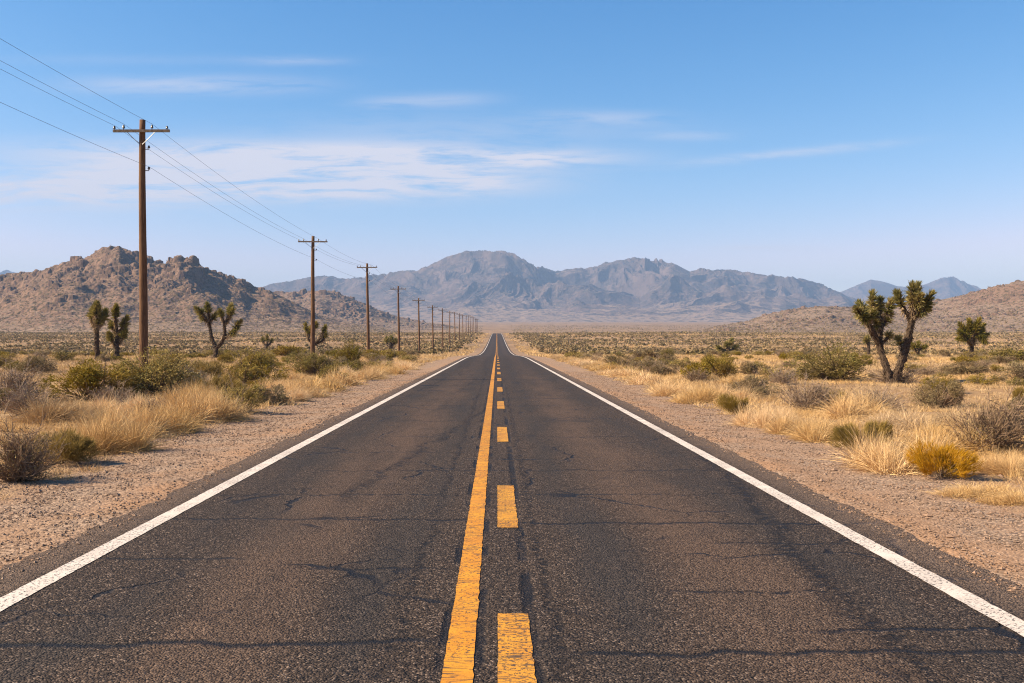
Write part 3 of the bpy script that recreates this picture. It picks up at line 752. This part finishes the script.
def Z2(l): return [(250 + a / 3.938, 220 + b / 3.938) for a, b in l]
def Z3(l): return [(490 + a / 3.938, 220 + b / 3.938) for a, b in l]
big = [(Z8(p), a, b, c) for p, a, b, c in [
    ([(338, 630), (322, 550), (302, 475), (287, 405)], .175, .12, 0), ([(287, 405), (245, 345), (208, 290)], .14, .11, 0),
    ([(208, 290), (165, 255), (122, 222)], .10, .07, 1.0), ([(208, 290), (195, 240), (182, 190)], .10, .07, 1.0), ([(208, 290), (212, 262), (214, 238)], .08, .06, .7),
    ([(287, 405), (300, 330), (296, 265)], .14, .11, 0), ([(296, 265), (270, 205), (266, 135)], .10, .07, 1.05), ([(296, 265), (310, 225), (318, 165)], .09, .07, .9),
    ([(296, 265), (335, 235), (352, 175)], .09, .07, .9), ([(300, 330), (325, 290), (352, 250)], .08, .06, .8), ([(300, 330), (275, 305), (262, 290)], .07, .06, .6),
    ([(287, 405), (318, 385), (336, 355)], .07, .06, .45), ([(296, 265), (285, 225), (292, 190)], .08, .06, .9), ([(208, 290), (180, 275), (160, 258)], .07, .06, .8),
    ([(345, 625), (378, 540), (412, 445), (436, 350), (452, 268)], .185, .13, 0), ([(452, 268), (418, 232), (395, 185), (377, 135)], .11, .07, 1.0),
    ([(452, 268), (438, 190), (424, 95)], .11, .07, 1.05), ([(452, 268), (478, 195), (498, 90)], .11, .07, 1.05), ([(452, 268), (495, 215), (520, 145)], .10, .07, 1.0),
    ([(452, 268), (458, 205), (462, 155)], .09, .07, 1.0), ([(452, 268), (470, 240), (505, 215)], .08, .06, .8), ([(412, 445), (400, 410), (394, 380)], .08, .06, .6)]]
joshua(43., (892, 384.5), big, 'biggest Joshua tree, forked low into two leaning trunks, right of the road', nleaf=220, lsize=.295, land='the big forked Joshua tree', seed=5)
joshua(105., Z4([(812, 548)])[0], [(Z4(p), a, b, c) for p, a, b, c in [([(812, 548), (815, 505)], .25, .18, 0)] + [([(815, 505), (800 + i * 2, 480 - i * 3), (x, y)], .13, .09, 1.35) for i, (x, y) in
    enumerate([(762, 448), (772, 418), (800, 405), (832, 402), (858, 420), (872, 452), (826, 428), (800, 450), (850, 440), (840, 440), (790, 440), (815, 425), (850, 470), (778, 462)])]],
    'round-crowned Joshua tree on a single short trunk far right, before the scrubby slope', nleaf=190, lsize=.5, land='the round-crowned Joshua tree', seed=8)
joshua(90., Z1([(386, 560)])[0], [(Z1(p), a, b, c) for p, a, b, c in [([(386, 560), (384, 490), (386, 430)], .24, .18, 0), ([(386, 430), (388, 385), (392, 345)], .16, .1, 1.5), ([(386, 430), (368, 400), (362, 365)], .14, .1, 1.3),
    ([(386, 430), (405, 400), (412, 372)], .14, .1, 1.3), ([(386, 430), (378, 395), (376, 350)], .14, .1, 1.2), ([(386, 430), (396, 410), (402, 395)], .12, .1, 1.1)]],
    'left one of the pair of slim Joshua trees beside the nearest pole, bushy head', nleaf=200, lsize=.48, land='the pair of slim Joshua trees', seed=12, dead=.6)
joshua(91., Z1([(458, 556)])[0], [(Z1(p), a, b, c) for p, a, b, c in [([(458, 556), (457, 500), (455, 450)], .24, .18, 0), ([(455, 450), (452, 400), (455, 352)], .15, .1, 1.4), ([(455, 450), (475, 425), (486, 395)], .14, .1, 1.3),
    ([(455, 450), (436, 430), (425, 412)], .13, .1, 1.1), ([(457, 500), (472, 470), (482, 448)], .13, .1, 1.1), ([(457, 500), (442, 478), (434, 458)], .13, .1, 1.0)]],
    'right one of the pair of slim Joshua trees, close beside the nearest pole', nleaf=170, lsize=.46, seed=14, dead=.5)
joshua(95., Z1([(847, 548)])[0], [(Z1(p), a, b, c) for p, a, b, c in [([(847, 548), (846, 508)], .24, .2, 0), ([(846, 508), (826, 460), (816, 405)], .2, .14, 0), ([(816, 405), (798, 375), (778, 352)], .13, .09, 1.1), ([(816, 405), (815, 370), (812, 338)], .13, .09, 1.1),
    ([(816, 405), (826, 390), (834, 375)], .12, .09, 1.0), ([(816, 405), (802, 395), (790, 385)], .12, .09, .8), ([(846, 508), (880, 465), (886, 415)], .19, .14, 0), ([(886, 415), (900, 375), (906, 342)], .13, .09, 1.1),
    ([(886, 415), (878, 385), (872, 365)], .12, .09, .9), ([(886, 415), (908, 385), (918, 360)], .12, .09, .9), ([(880, 465), (915, 440), (945, 405)], .15, .10, 1.1), ([(880, 465), (905, 455), (925, 440)], .12, .1, .8)]],
    'open forked Joshua tree standing alone between the nearest and second poles', nleaf=150, lsize=.45, land='the left forked Joshua tree', seed=17)
joshua(128., Z2([(250, 512)])[0], [(Z2(p), a, b, c) for p, a, b, c in [([(250, 512), (248, 470)], .28, .22, 0), ([(248, 470), (226, 430), (218, 392)], .18, .12, 1.1), ([(248, 470), (250, 420), (262, 388)], .18, .12, 1.1), ([(248, 470), (280, 440), (298, 402)], .17, .12, 1.1),
    ([(248, 470), (285, 450), (292, 430)], .15, .12, 1.0), ([(248, 470), (232, 440), (236, 405)], .15, .12, 1.0)]], 'Joshua tree standing directly behind the second utility pole', nleaf=120, lsize=.5, land='the tree behind the second pole', seed=19)
joshua(165., Z2([(553, 492)])[0], [(Z2(p), a, b, c) for p, a, b, c in [([(553, 492), (552, 465)], .28, .22, 0), ([(552, 465), (540, 445), (537, 430)], .2, .14, 1.2), ([(552, 465), (556, 445), (556, 426)], .2, .14, 1.2), ([(552, 465), (565, 448), (570, 436)], .2, .14, 1.1)]],
    'small Joshua tree between the third and fourth poles', nleaf=90, lsize=.6, seed=23)
joshua(150., Z3([(938, 490)])[0], [(Z3(p), a, b, c) for p, a, b, c in [([(938, 490), (938, 470)], .3, .24, 0), ([(938, 470), (915, 468), (900, 458)], .2, .14, 1.1), ([(938, 470), (940, 450), (948, 432)], .2, .14, 1.2), ([(938, 470), (955, 465), (968, 455)], .2, .14, 1.1), ([(938, 470), (925, 465), (918, 470)], .2, .14, 1.0), ([(938, 470), (930, 455), (928, 448)], .2, .14, 1.0)]],
    'small dark Joshua tree far right of the road, above the touching olive pair', nleaf=90, lsize=.6, land='the small dark Joshua tree', seed=29)
joshua(120., Z4([(412, 506)])[0], [(Z4(p), a, b, c) for p, a, b, c in [([(412, 506), (413, 470), (412, 440)], .2, .14, 1.0), ([(413, 470), (405, 455), (400, 445)], .14, .1, .8)]],
    'thin pale-stemmed Joshua tree seen behind the left trunk of the biggest one', nleaf=90, lsize=.5, seed=31)
joshua(112., Z4([(604, 512)])[0], [(Z4(p), a, b, c) for p, a, b, c in [([(604, 512), (606, 495)], .2, .17, 0), ([(606, 495), (596, 482), (590, 470)], .14, .1, 1.0), ([(606, 495), (618, 480), (632, 474)], .14, .1, 1.0), ([(606, 495), (608, 480), (612, 466)], .14, .1, 1.0)]],
    'low dark Joshua tree just right of the biggest one, farther back', nleaf=90, lsize=.5, seed=37)
joshua(230., (266, 345), [([(266, 348), (266, 338)], .3, .25, 0), ([(266, 338), (263, 335), (262, 331)], .22, .15, 1.2), ([(266, 338), (267, 334), (267, 329)], .22, .15, 1.2), ([(266, 338), (269, 336), (271, 332)], .2, .15, 1.1)],
    'tiny distant Joshua tree on the plain left of the second pole', nleaf=70, lsize=.7, seed=41)

# --- utility poles and wires
def make_pole():
    root = empty('utility_pole', (0, 0, 0))
    n = 26; z = np.linspace(-.3, 11.75, n); pts = np.stack([.02 * np.sin(z * .5), .02 * np.cos(z * .4), z], -1)
    link('pole_shaft', Bag().add(*tube(pts, .205 - .075 * (z / 11.75), 14, .012)).mesh('pole_shaft', True), [M['pole']], root)
    V, Q = box((0, -.17, 11.22), (1.28, .045, .06)); a = link('crossarm', Bag().add(V, Q).mesh('crossarm'), [M['arm']], root)
    for x in (-1.22, -.8, .48, 1.16):
        zz = np.array([11.28, 11.33, 11.34, 11.38, 11.385, 11.42, 11.425, 11.47, 11.50]); rr = np.array([.016, .016, .05, .055, .035, .05, .035, .04, .012])
        if abs(x) > 1: zz = 11.28 + (zz - 11.28) * .75
        link('insulator', Bag().add(*tube(np.stack([x + 0 * zz, -.17 + 0 * zz, zz], -1), rr * 1.15, 10)).mesh('insulator', True), [M['glass']], root)
    for s in (-1, 1):
        link('brace', Bag().add(*tube([(s * .62, -.205, 11.15), (s * .33, -.2, 10.86), (s * .05, -.19, 10.6)], [.016] * 3, 6)).mesh('brace'), [M['steel']], root)
    for zb in (10.42, 9.45):
        b = Bag().add(*box((.17, 0, zb), (.12, .018, .018))); b.add(*tube([(.28, 0, zb - .02), (.28, 0, zb + .10)], [.012, .012], 6))
        br = link('bracket', b.mesh('bracket'), [M['steel']], root)
        zz = zb + np.array([.04, .06, .10, .12, .16, .17])
        link('insulator', Bag().add(*tube(np.stack([.28 + 0 * zz, 0 * zz, zz], -1), [.02, .055, .06, .04, .05, .015], 10)).mesh('insulator', True), [M['glass']], br)
    return root
ORD = ['', 'second', 'third', 'fourth', 'fifth', 'sixth', 'seventh', 'eighth', 'ninth', 'tenth', 'eleventh', 'twelfth', 'thirteenth', 'fourteenth', 'fifteenth', 'sixteenth', 'seventeenth', 'eighteenth', 'nineteenth', 'twentieth']
poles = [(143.2, 45.2), (312.4, 86.8), (368.3, 124.8), (399, 163.4), (419.4, 205), (433, 250), (442.6, 293), (449.5, 337), (455, 381)]
Yp = 424.
while Yp < 850: poles.append((CX - 16. / Yp * F, Yp)); Yp += 43.5
proto = make_pole(); POS = []; TOP = [1.]
for i, (px, Y) in enumerate(poles):
    o = proto if i == 0 else copy_tree(proto)
    X = (px - CX) / F * Y; z = gzf(X, Y)
    o.location = (X, Y, z); o.rotation_euler = (R(random.uniform(-.8, .8)) if i else 0, R(random.uniform(-.9, .9)) if i else R(-.12), 0)
    zs = (1, .935, .985, .97, .98, 1, 1.01)[min(i, 6)]; o.scale = (1, 1, zs); TOP.append(zs)
    lab = ('nearest and tallest brown wooden utility pole, rising above the olive thicket' if i == 0 else
           f'{ORD[i]} wooden utility pole counting from the nearest along the left roadside' if i > 1 else 'second wooden utility pole, with a Joshua tree right behind it')
    tag(o, lab, 'utility pole', 'utility poles along the left roadside')
    POS.append((X, Y, z)); 
    if i < 6: LAND.append((('the nearest pole' if i == 0 else f'the {ORD[i]} pole'), X, Y))
pts0 = [(-16.0, 4.5, 0.)] + POS
for (dx, dz, dy, lab) in [(.48, 11.52, -.17, 'overhead wire on the inner right insulator of the crossarms, highest at the left picture edge'), (-.8, 11.52, -.17, 'overhead wire on the inner left insulator, second highest at the left picture edge'),
                      (-1.22, 11.45, -.17, 'overhead wire on the left end of the crossarms, third highest at the left picture edge'), (.28, 9.62, 0., 'lowest overhead wire, on the side brackets below the crossarms')]:
    path = []
    for a, b, za, zb in zip(pts0[:-1], pts0[1:], TOP[:-1], TOP[1:]):
        m = 14
        for k in range(m):
            t = k / m; path.append((a[0] + dx + (b[0] - a[0]) * t, a[1] + dy + (b[1] - a[1]) * t, a[2] + dz * za + (b[2] + dz * zb - a[2] - dz * za) * t - .34 * 4 * t * (1 - t)))
    path.append((pts0[-1][0] + dx, pts0[-1][1] + dy, pts0[-1][2] + dz * TOP[-1]))
    rad = [.0055 + .00002 * p[1] for p in path]
    tag(link('power_line', Bag().add(*tube(path, rad, 5)).mesh('power_line', True), [M['wire']]), lab, 'overhead wire', 'overhead wires along the utility poles')

# --- other shrubs of the plain, each its own object with a label taken from where it stands
used = set()
def scr(X, Y): return CX + F * X / Y, CY + F * (EYE - gzf(X, Y)) / Y
def auto_label(kind, X, Y, w):
    sx, sy = scr(X, Y); size = 'tiny' if w < .8 else 'small' if w < 1.25 else 'mid-sized' if w < 1.8 else 'wide'
    c = sorted(LAND, key=lambda l: abs(scr(l[1], l[2])[0] - sx) + 6 * abs(math.log(l[2] / Y)) * 20 + (2000 if l[1] * X < 0 else 0))
    for ph, lx, ly in c:
        if lx * X < 0: continue
        px, _ = scr(lx, ly); dx = sx - px; r = Y / ly
        deep = 'far behind' if r > 1.6 else 'behind' if r > 1.12 else 'well in front of' if r < .6 else 'in front of' if r < .9 else ''
        side = '' if abs(dx) < 9 else ('just ' if abs(dx) < 26 else 'well ' if abs(dx) > 70 else '') + ('left' if dx < 0 else 'right')
        rel = (f'{deep} and {side} of' if deep and side and not deep.endswith('of') else f'{side} of and {deep[:-3] if deep.endswith(" of") else deep} of' if deep and side else f'{side} of' if side else deep or 'right beside')
        rel = rel.replace('in front of of', 'in front of')
        lab = f'{size} {KINDLOOK[kind]} {rel} {ph}'
        if lab not in used and len(lab.split()) <= 16:
            used.add(lab); return lab
    return f'{size} {KINDLOOK[kind]} scattered on the plain'
ar = np.random.default_rng(21); n = 0; tries = 0
while n < 262 and tries < 20000:
    tries += 1
    Y = 17 + 125 * ar.random() ** .72
    px = -20 + 1064 * ar.random(); X = (px - CX) / F * Y
    if abs(X) < 6.9 + .02 * Y: continue
    kind = ar.choice(['olive', 'green', 'dull', 'twig'], p=[.36, .16, .30, .18])
    w = .65 + 1.25 * ar.random() ** 1.6 + .25 * (Y > 70)
    if any((X - a) ** 2 + (Y - b) ** 2 < (w * .5 + c) ** 2 * 1.1 for a, b, c in PLACED): continue
    # keep clear sight of the prominent trunks
    if Y < 43 and 870 < px < 915: continue
    lab = auto_label(kind, X, Y, w)
    if lab.endswith('on the plain'): continue
    plant(kind, X, Y, w, w * (.42 + .2 * ar.random()), lab); n += 1

nt = 0; tries = 0
while nt < 56 and tries < 6000:
    tries += 1
    Y = 18 + 85 * ar.random() ** .95; sd_ = ar.choice([-1, 1]); X = sd_ * (7.0 + .004 * Y + 8.0 * ar.random() ** 1.2); w = .8 + 1.2 * ar.random()
    if Y < 43 and 850 < CX + F * X / Y < 930: continue
    if any((X - a) ** 2 + (Y - b) ** 2 < (w * .4 + c * .8) ** 2 for a, b, c in PLACED): continue
    kind = ar.choice(['olive', 'dull', 'twig', 'olivegold', 'green'], p=[.3, .25, .2, .1, .15])
    lab = auto_label(kind, X, Y, w)
    if lab.endswith('on the plain'): continue
    plant(kind, X, Y, w, w * (.42 + .2 * ar.random()), lab); nt += 1
nt = 0; tries = 0
while nt < 84 and tries < 6000:
    tries += 1
    Y = 24 + 95 * ar.random() ** .9; sd_ = ar.choice([-1, 1]); X = sd_ * (6.2 + .004 * Y + 4.2 * ar.random() ** 1.5); w = .9 + .9 * ar.random()
    if any((X - a) ** 2 + (Y - b) ** 2 < (w * .35 + c * .8) ** 2 for a, b, c in PLACED): continue
    kind = ar.choice(['straw', 'straw_pale'], p=[.75, .25])
    lab = auto_label(kind, X, Y, w)
    if lab.endswith('on the plain'): continue
    plant(kind, X, Y, w, .42 + .28 * ar.random(), lab); nt += 1

# --- dry grass between the shrubs: nobody could count it
gr = np.random.default_rng(33)
gb = Bag()
def scatter_grass(ya, yb, per_m2, nbl, R_, H, wid, seg, seed):
    r = np.random.default_rng(seed)
    area = 0.5 * 1.12 * (yb ** 2 - ya ** 2); N = int(area * per_m2)
    Y = np.sqrt(ya ** 2 + (yb ** 2 - ya ** 2) * r.random(N)); X = (-.53 + 1.10 * r.random(N)) * Y
    edge = 5.75 + .5 * fbm(Y * .35, np.sign(X) * 7.7, 2) + .9 * r.random(N) ** 2
    cover = fbm(X * .11, Y * .11, 3)
    band = np.exp(-((np.abs(X) - 7.8) / 2.2) ** 2)
    ok = (np.abs(X) > edge) & (r.random(N) < np.clip(.80 + .8 * cover + .5 * band, .2, 1.))
    X, Y = X[ok], Y[ok]; N = len(X); Zg = gz(X, Y)
    sc = .55 + .6 * r.random(N) + .25 * band[ok]
    n = N * nbl; i = np.repeat(np.arange(N), nbl)
    a = r.random(n) * 2 * math.pi; q = np.sqrt(r.random(n)); Rr = R_ * sc[i]
    B = np.stack([X[i] + np.cos(a) * q * Rr * .6, Y[i] + np.sin(a) * q * Rr * .6, Zg[i] - .02], -1)
    th = np.clip(q * .8 + .42 * r.normal(size=n), -.9, 1.35); a2 = a + r.normal(size=n) * .9
    D = np.stack([np.cos(a2) * np.sin(th), np.sin(a2) * np.sin(th), np.cos(th)], -1)
    L = H * sc[i] * (.55 + .5 * r.random(n))
    bend = np.stack([D[:, 0] * .2, D[:, 1] * .2, -.1 - .2 * r.random(n)], -1) + r.normal(size=(n, 3)) * [.2, .2, .06]
    V, Q = blades(B, D, bend, L, wid * (.7 + .6 * r.random(n)), seg, .15, r)
    pale = (fbm(X * .05 + 9, Y * .05, 2) + .25 * r.normal(size=N) > .12)[i]
    qm = np.repeat(pale.astype(int), seg)
    gb.V.append(V); gb.Q.append(Q + gb.n); gb.qm.append(qm); gb.n += len(V)
scatter_grass(7, 26, 6.0, 85, .26, .22, .0065, 2, 1)
scatter_grass(26, 55, 5.0, 38, .30, .25, .013, 2, 2)
scatter_grass(55, 120, 3.6, 15, .38, .36, .03, 1, 3)
scatter_grass(120, 330, .6, 9, .6, .42, .085, 1, 4)
scatter_grass(330, 860, .08, 7, 1.2, .6, .25, 1, 5)
tag(link('dry_grass', gb.mesh('dry_grass'), [M['straw'], M['straw_pale']]), 'dry straw-coloured grass covering the plain between the shrubs', 'grass', kind='stuff')

# --- far brush beyond the individual shrubs
sb = Bag(); r = np.random.default_rng(44)
def scatter_scrub(X, Y, Zg, w, nl, bag):
    N = len(X); i = np.repeat(np.arange(N), nl); n = N * nl
    d = r.normal(size=(n, 3)); d = unit(d) * (r.random(n) ** .4)[:, None]
    c = np.stack([X[i] + d[:, 0] * w[i] * .5, Y[i] + d[:, 1] * w[i] * .5, Zg[i] + w[i] * (.06 + .50 * np.abs(d[:, 2]))], -1)
    bag.add(*leaves(c, w[i] * (.28 + .22 * r.random(n)), r, .7))
def wedge(ya, yb, per):
    N = int(.56 * (yb ** 2 - ya ** 2) * per); Y = np.sqrt(ya ** 2 + (yb ** 2 - ya ** 2) * r.random(N)); X = (-.54 + 1.12 * r.random(N)) * Y
    c = fbm(X * .02, Y * .02, 3); ok = (np.abs(X) > 8.5 + .01 * Y) & (r.random(N) < np.clip(.55 + 1.5 * c, .06, 1)); return X[ok], Y[ok]
for ya, yb, per, nl, w0 in ((128, 300, .20, 44, .8), (300, 560, .13, 22, 1.0), (560, 960, .085, 12, 1.35), (960, 2600, .012, 8, 1.7)):
    X, Y = wedge(ya, yb, per); scatter_scrub(X, Y, gz(X, Y), w0 * (.6 + 1.3 * r.random(len(X)) ** 2), nl, sb)
for s in (-1, 1):                                # denser brush bank that lines the road on its rise
    for xo, n_ in ((13, 110), (17, 220), (23, 260)):
        Y = 180 + 700 * r.random(n_) ** .8; X = s * (xo + 3 * r.normal(size=n_) * .6); k = np.abs(X) > 8.5; X, Y = X[k], Y[k]
        scatter_scrub(X, Y, gz(X, Y), .9 + 1.1 * r.random(len(X)), 26, sb)
tag(link('distant_scrub', sb.mesh('distant_scrub'), [M['scrub']]), 'low dark brush speckling the far plain up to the hills', 'scrub', kind='stuff')
hb = Bag()
for (u, d, X, D, Z, rel), N, w0 in ((hill_a, 15000, 1.9), (hill_b, 5000, 2.4), (hill_c, 15000, 2.0)):
    i = r.integers(2, len(u) - 2, N * 2); j = r.integers(2, len(d) - 2, N * 2)
    ok = (rel[i, j] > .02) & (r.random(2 * N) < 1 - .8 * rel[i, j]); i, j = i[ok][:N], j[ok][:N]
    scatter_scrub(X[i, j], D[i, j], Z[i, j], w0 * (.6 + .9 * r.random(len(i))), 9, hb)
tag(link('hillside_scrub', hb.mesh('hillside_scrub'), [M['scrub']]), 'dark brush dotting the slopes of the brown hills', 'scrub', kind='stuff')

# --- loose stones on the gravel shoulders
r = np.random.default_rng(55)
oct_v = np.array([(1, 0, 0), (-1, 0, 0), (0, 1, 0), (0, -1, 0), (0, 0, 1), (0, 0, -1.)]); oct_f = np.array([(0, 2, 4), (2, 1, 4), (1, 3, 4), (3, 0, 4), (2, 0, 5), (1, 2, 5), (3, 1, 5), (0, 3, 5)])
def stones(N, ya, yb, s0, s1, x0=3.72, x1=7.2):
    Y = ya * (yb / ya) ** r.random(N); side = np.where(r.random(N) < .5, -1, 1); X = side * (x0 + (x1 - x0) * r.random(N) ** .8)
    s = s0 + (s1 - s0) * r.random(N) ** 4
    V = oct_v[None] * (s[:, None, None] * (.65 + .6 * r.random((N, 6, 1))) * np.stack([1 + .3 * r.random(N), 1 + .3 * r.random(N), .5 + .3 * r.random(N)], -1)[:, None])
    a = r.random(N) * 6.28; c, sn = np.cos(a)[:, None], np.sin(a)[:, None]
    V = np.stack([V[..., 0] * c - V[..., 1] * sn, V[..., 0] * sn + V[..., 1] * c, V[..., 2]], -1)
    zg = np.where(np.abs(X) < 3.86, P(Y), gz(X, Y)); V += np.stack([X, Y, zg + s * .2], -1)[:, None]
    return V.reshape(-1, 3), (np.arange(N)[:, None, None] * 6 + oct_f[None]).reshape(-1, 3)
pb = Bag()
for N, ya, yb, s0, s1 in ((60000, 5.5, 18, .005, .022), (36000, 18, 60, .010, .030), (260, 6, 40, .025, .055)):
    V, T = stones(N, ya, yb, s0, s1, 3.64 if N > 1000 else 4.1); pb.add(V, None, T)
tag(link('gravel', pb.mesh('gravel'), [M['pebble']]), 'loose tan stones strewn over both road shoulders', 'gravel', kind='stuff')

# ------------------------------------------------------------------ haze
t = NT('haze_air'); v = t.n('ShaderNodeVolumePrincipled'); v.inputs['Color'].default_value = (.34, .51, .81, 1); v.inputs['Density'].default_value = 1.05e-4; v.inputs['Anisotropy'].default_value = 0.
o = t.n('ShaderNodeOutputMaterial'); t.t.links.new(v.outputs[0], o.inputs['Volume'])
V, Q = box((0, 1250, 355), (11900, 10750, 360)); hz = link('haze', Bag().add(V, Q).mesh('haze'), [t.m])
tag(hz, 'pale blue desert haze over the whole plain', 'haze', kind='stuff')

# ------------------------------------------------------------------ sky, sun
SUN_AZ, SUN_EL = R(-97), R(36)                # compass angle from +Y, clockwise; from the left
W = bpy.data.worlds.new('World'); S.world = W; W.use_nodes = True
t = NT('', W)
sky = t.n('ShaderNodeTexSky', sky_type='NISHITA'); sky.sun_disc = False; sky.sun_elevation = SUN_EL; sky.sun_rotation = SUN_AZ % (2 * math.pi)
sky.altitude = 900; sky.air_density = 1.0; sky.dust_density = .6; sky.ozone_density = 3.0
g = t.n('ShaderNodeTexCoord').outputs['Generated']; gx, gy, gz_ = t.xyz(g)
gyc = t.math('MAXIMUM', gy, .05); u = t.math('DIVIDE', gx, gyc); vv = t.math('DIVIDE', gz_, gyc)
wv = t.noise(t.vec(t.mul(u, 4.), t.mul(vv, 14.), 0.), 1., 3); 
st1 = t.noise(t.vec(t.mul(u, 9.), t.add(t.mul(vv, 75.), t.mul(wv, 2.2)), 1.7), 1., 6, .62, .4)
st2 = t.noise(t.vec(t.mul(u, 26.), t.add(t.mul(vv, 190.), t.mul(wv, 4.)), 5.1), 1., 4, .6, .3)
tex = t.range(t.add(t.mul(st1, .75), t.mul(st2, .25)), .30, .56)
soft = t.range(st1, .25, .7)
total = None
for (px, py, hw, hh, s, tilt) in [(412, 160, 168, 8, 1.3, -.01), (360, 183, 140, 11, 1.3, .0), (270, 152, 170, 9, .55, -.03), (40, 192, 150, 15, .75, .0), (215, 180, 190, 17, .65, .0), (300, 172, 240, 22, .35, 0.),
                                  (190, 85, 110, 8, .4, .0), (425, 101, 62, 6, .3, -.03), (600, 118, 62, 6, .25, .0), (790, 153, 100, 4.0, .4, -.10), (690, 136, 40, 4, .2, 0.), (765, 248, 50, 2.5, .35, 0.), (150, 60, 160, 5, .08, 0.), (295, 61, 45, 4, .2, 0.), (460, 130, 200, 14, .18, 0.), (120, 150, 150, 12, .3, 0)]:
    du = t.sub(u, (px - CX) / F); dv = t.add(t.sub(vv, (CY - py) / F), t.mul(du, tilt))
    a = t.mul(du, F / hw); b = t.mul(dv, F / hh)
    q = t.math('EXPONENT', t.mul(t.add(t.math('POWER', t.math('ABSOLUTE', a), 3.), t.mul(b, b)), -.8))
    q = t.mul(q, s); total = q if total is None else t.add(total, q)
cl = t.mul(t.math('MINIMUM', total, 1.), t.add(t.mul(tex, .75), t.mul(soft, .25)))
cl = t.mul(cl, t.range(gy, .1, .3))
sc = t.n('ShaderNodeSeparateColor'); t.put(sc.inputs[0], sky.outputs[0])
cc = t.n('ShaderNodeCombineColor'); gg = t.mul(t.math('POWER', sc.outputs[1], 1.25), .775); t.put(cc.inputs[0], t.math('SMOOTH_MIN', t.mul(t.math('POWER', sc.outputs[0], 2.3), .322), t.mul(gg, 1.0), .8)); t.put(cc.inputs[1], gg); t.put(cc.inputs[2], t.mul(t.math('POWER', sc.outputs[2], .9), 1.36))
colr = t.mix(t.math('MINIMUM', t.mul(cl, 1.15), .9), cc.outputs[0], (5.5, 5.3, 5.8))
bg = t.n('ShaderNodeBackground'); t.put(bg.inputs[0], colr); bg.inputs[1].default_value = .065
o = t.n('ShaderNodeOutputWorld'); t.t.links.new(bg.outputs[0], o.inputs[0])

sd = bpy.data.lights.new('sun', 'SUN'); sd.energy = 5.0; sd.angle = R(.5); sd.color = (1., .83, .60)
so = bpy.data.objects.new('sun', sd); COL.objects.link(so)
from mathutils import Vector
sv = Vector((math.sin(SUN_AZ) * math.cos(SUN_EL), math.cos(SUN_AZ) * math.cos(SUN_EL), math.sin(SUN_EL)))
so.rotation_euler = sv.to_track_quat('Z', 'Y').to_euler(); so.location = (-30, 0, 40)

cam = bpy.data.cameras.new('camera'); co = bpy.data.objects.new('camera', cam); COL.objects.link(co)
cam.sensor_width = 36; cam.lens = 36 * F / 1024; cam.shift_x = (512 - CX) / 1024; cam.clip_start = .1; cam.clip_end = 40000
co.location = (0, 0, EYE); co.rotation_euler = (R(90), 0, 0)
S.camera = co
vs = S.view_settings; vs.view_transform = 'Standard'; vs.look = 'None'; vs.gamma = 1; vs.use_curve_mapping = False; vs.exposure = 1.30
cy = S.cycles; cy.use_denoising = True; cy.denoising_prefilter = 'NONE'; cy.denoising_input_passes = 'RGB_ALBEDO_NORMAL'; cy.max_bounces = 6; cy.diffuse_bounces = 3; cy.transparent_max_bounces = 4; cy.volume_bounces = 0; cy.use_adaptive_sampling = False; cy.filter_width = 1.1
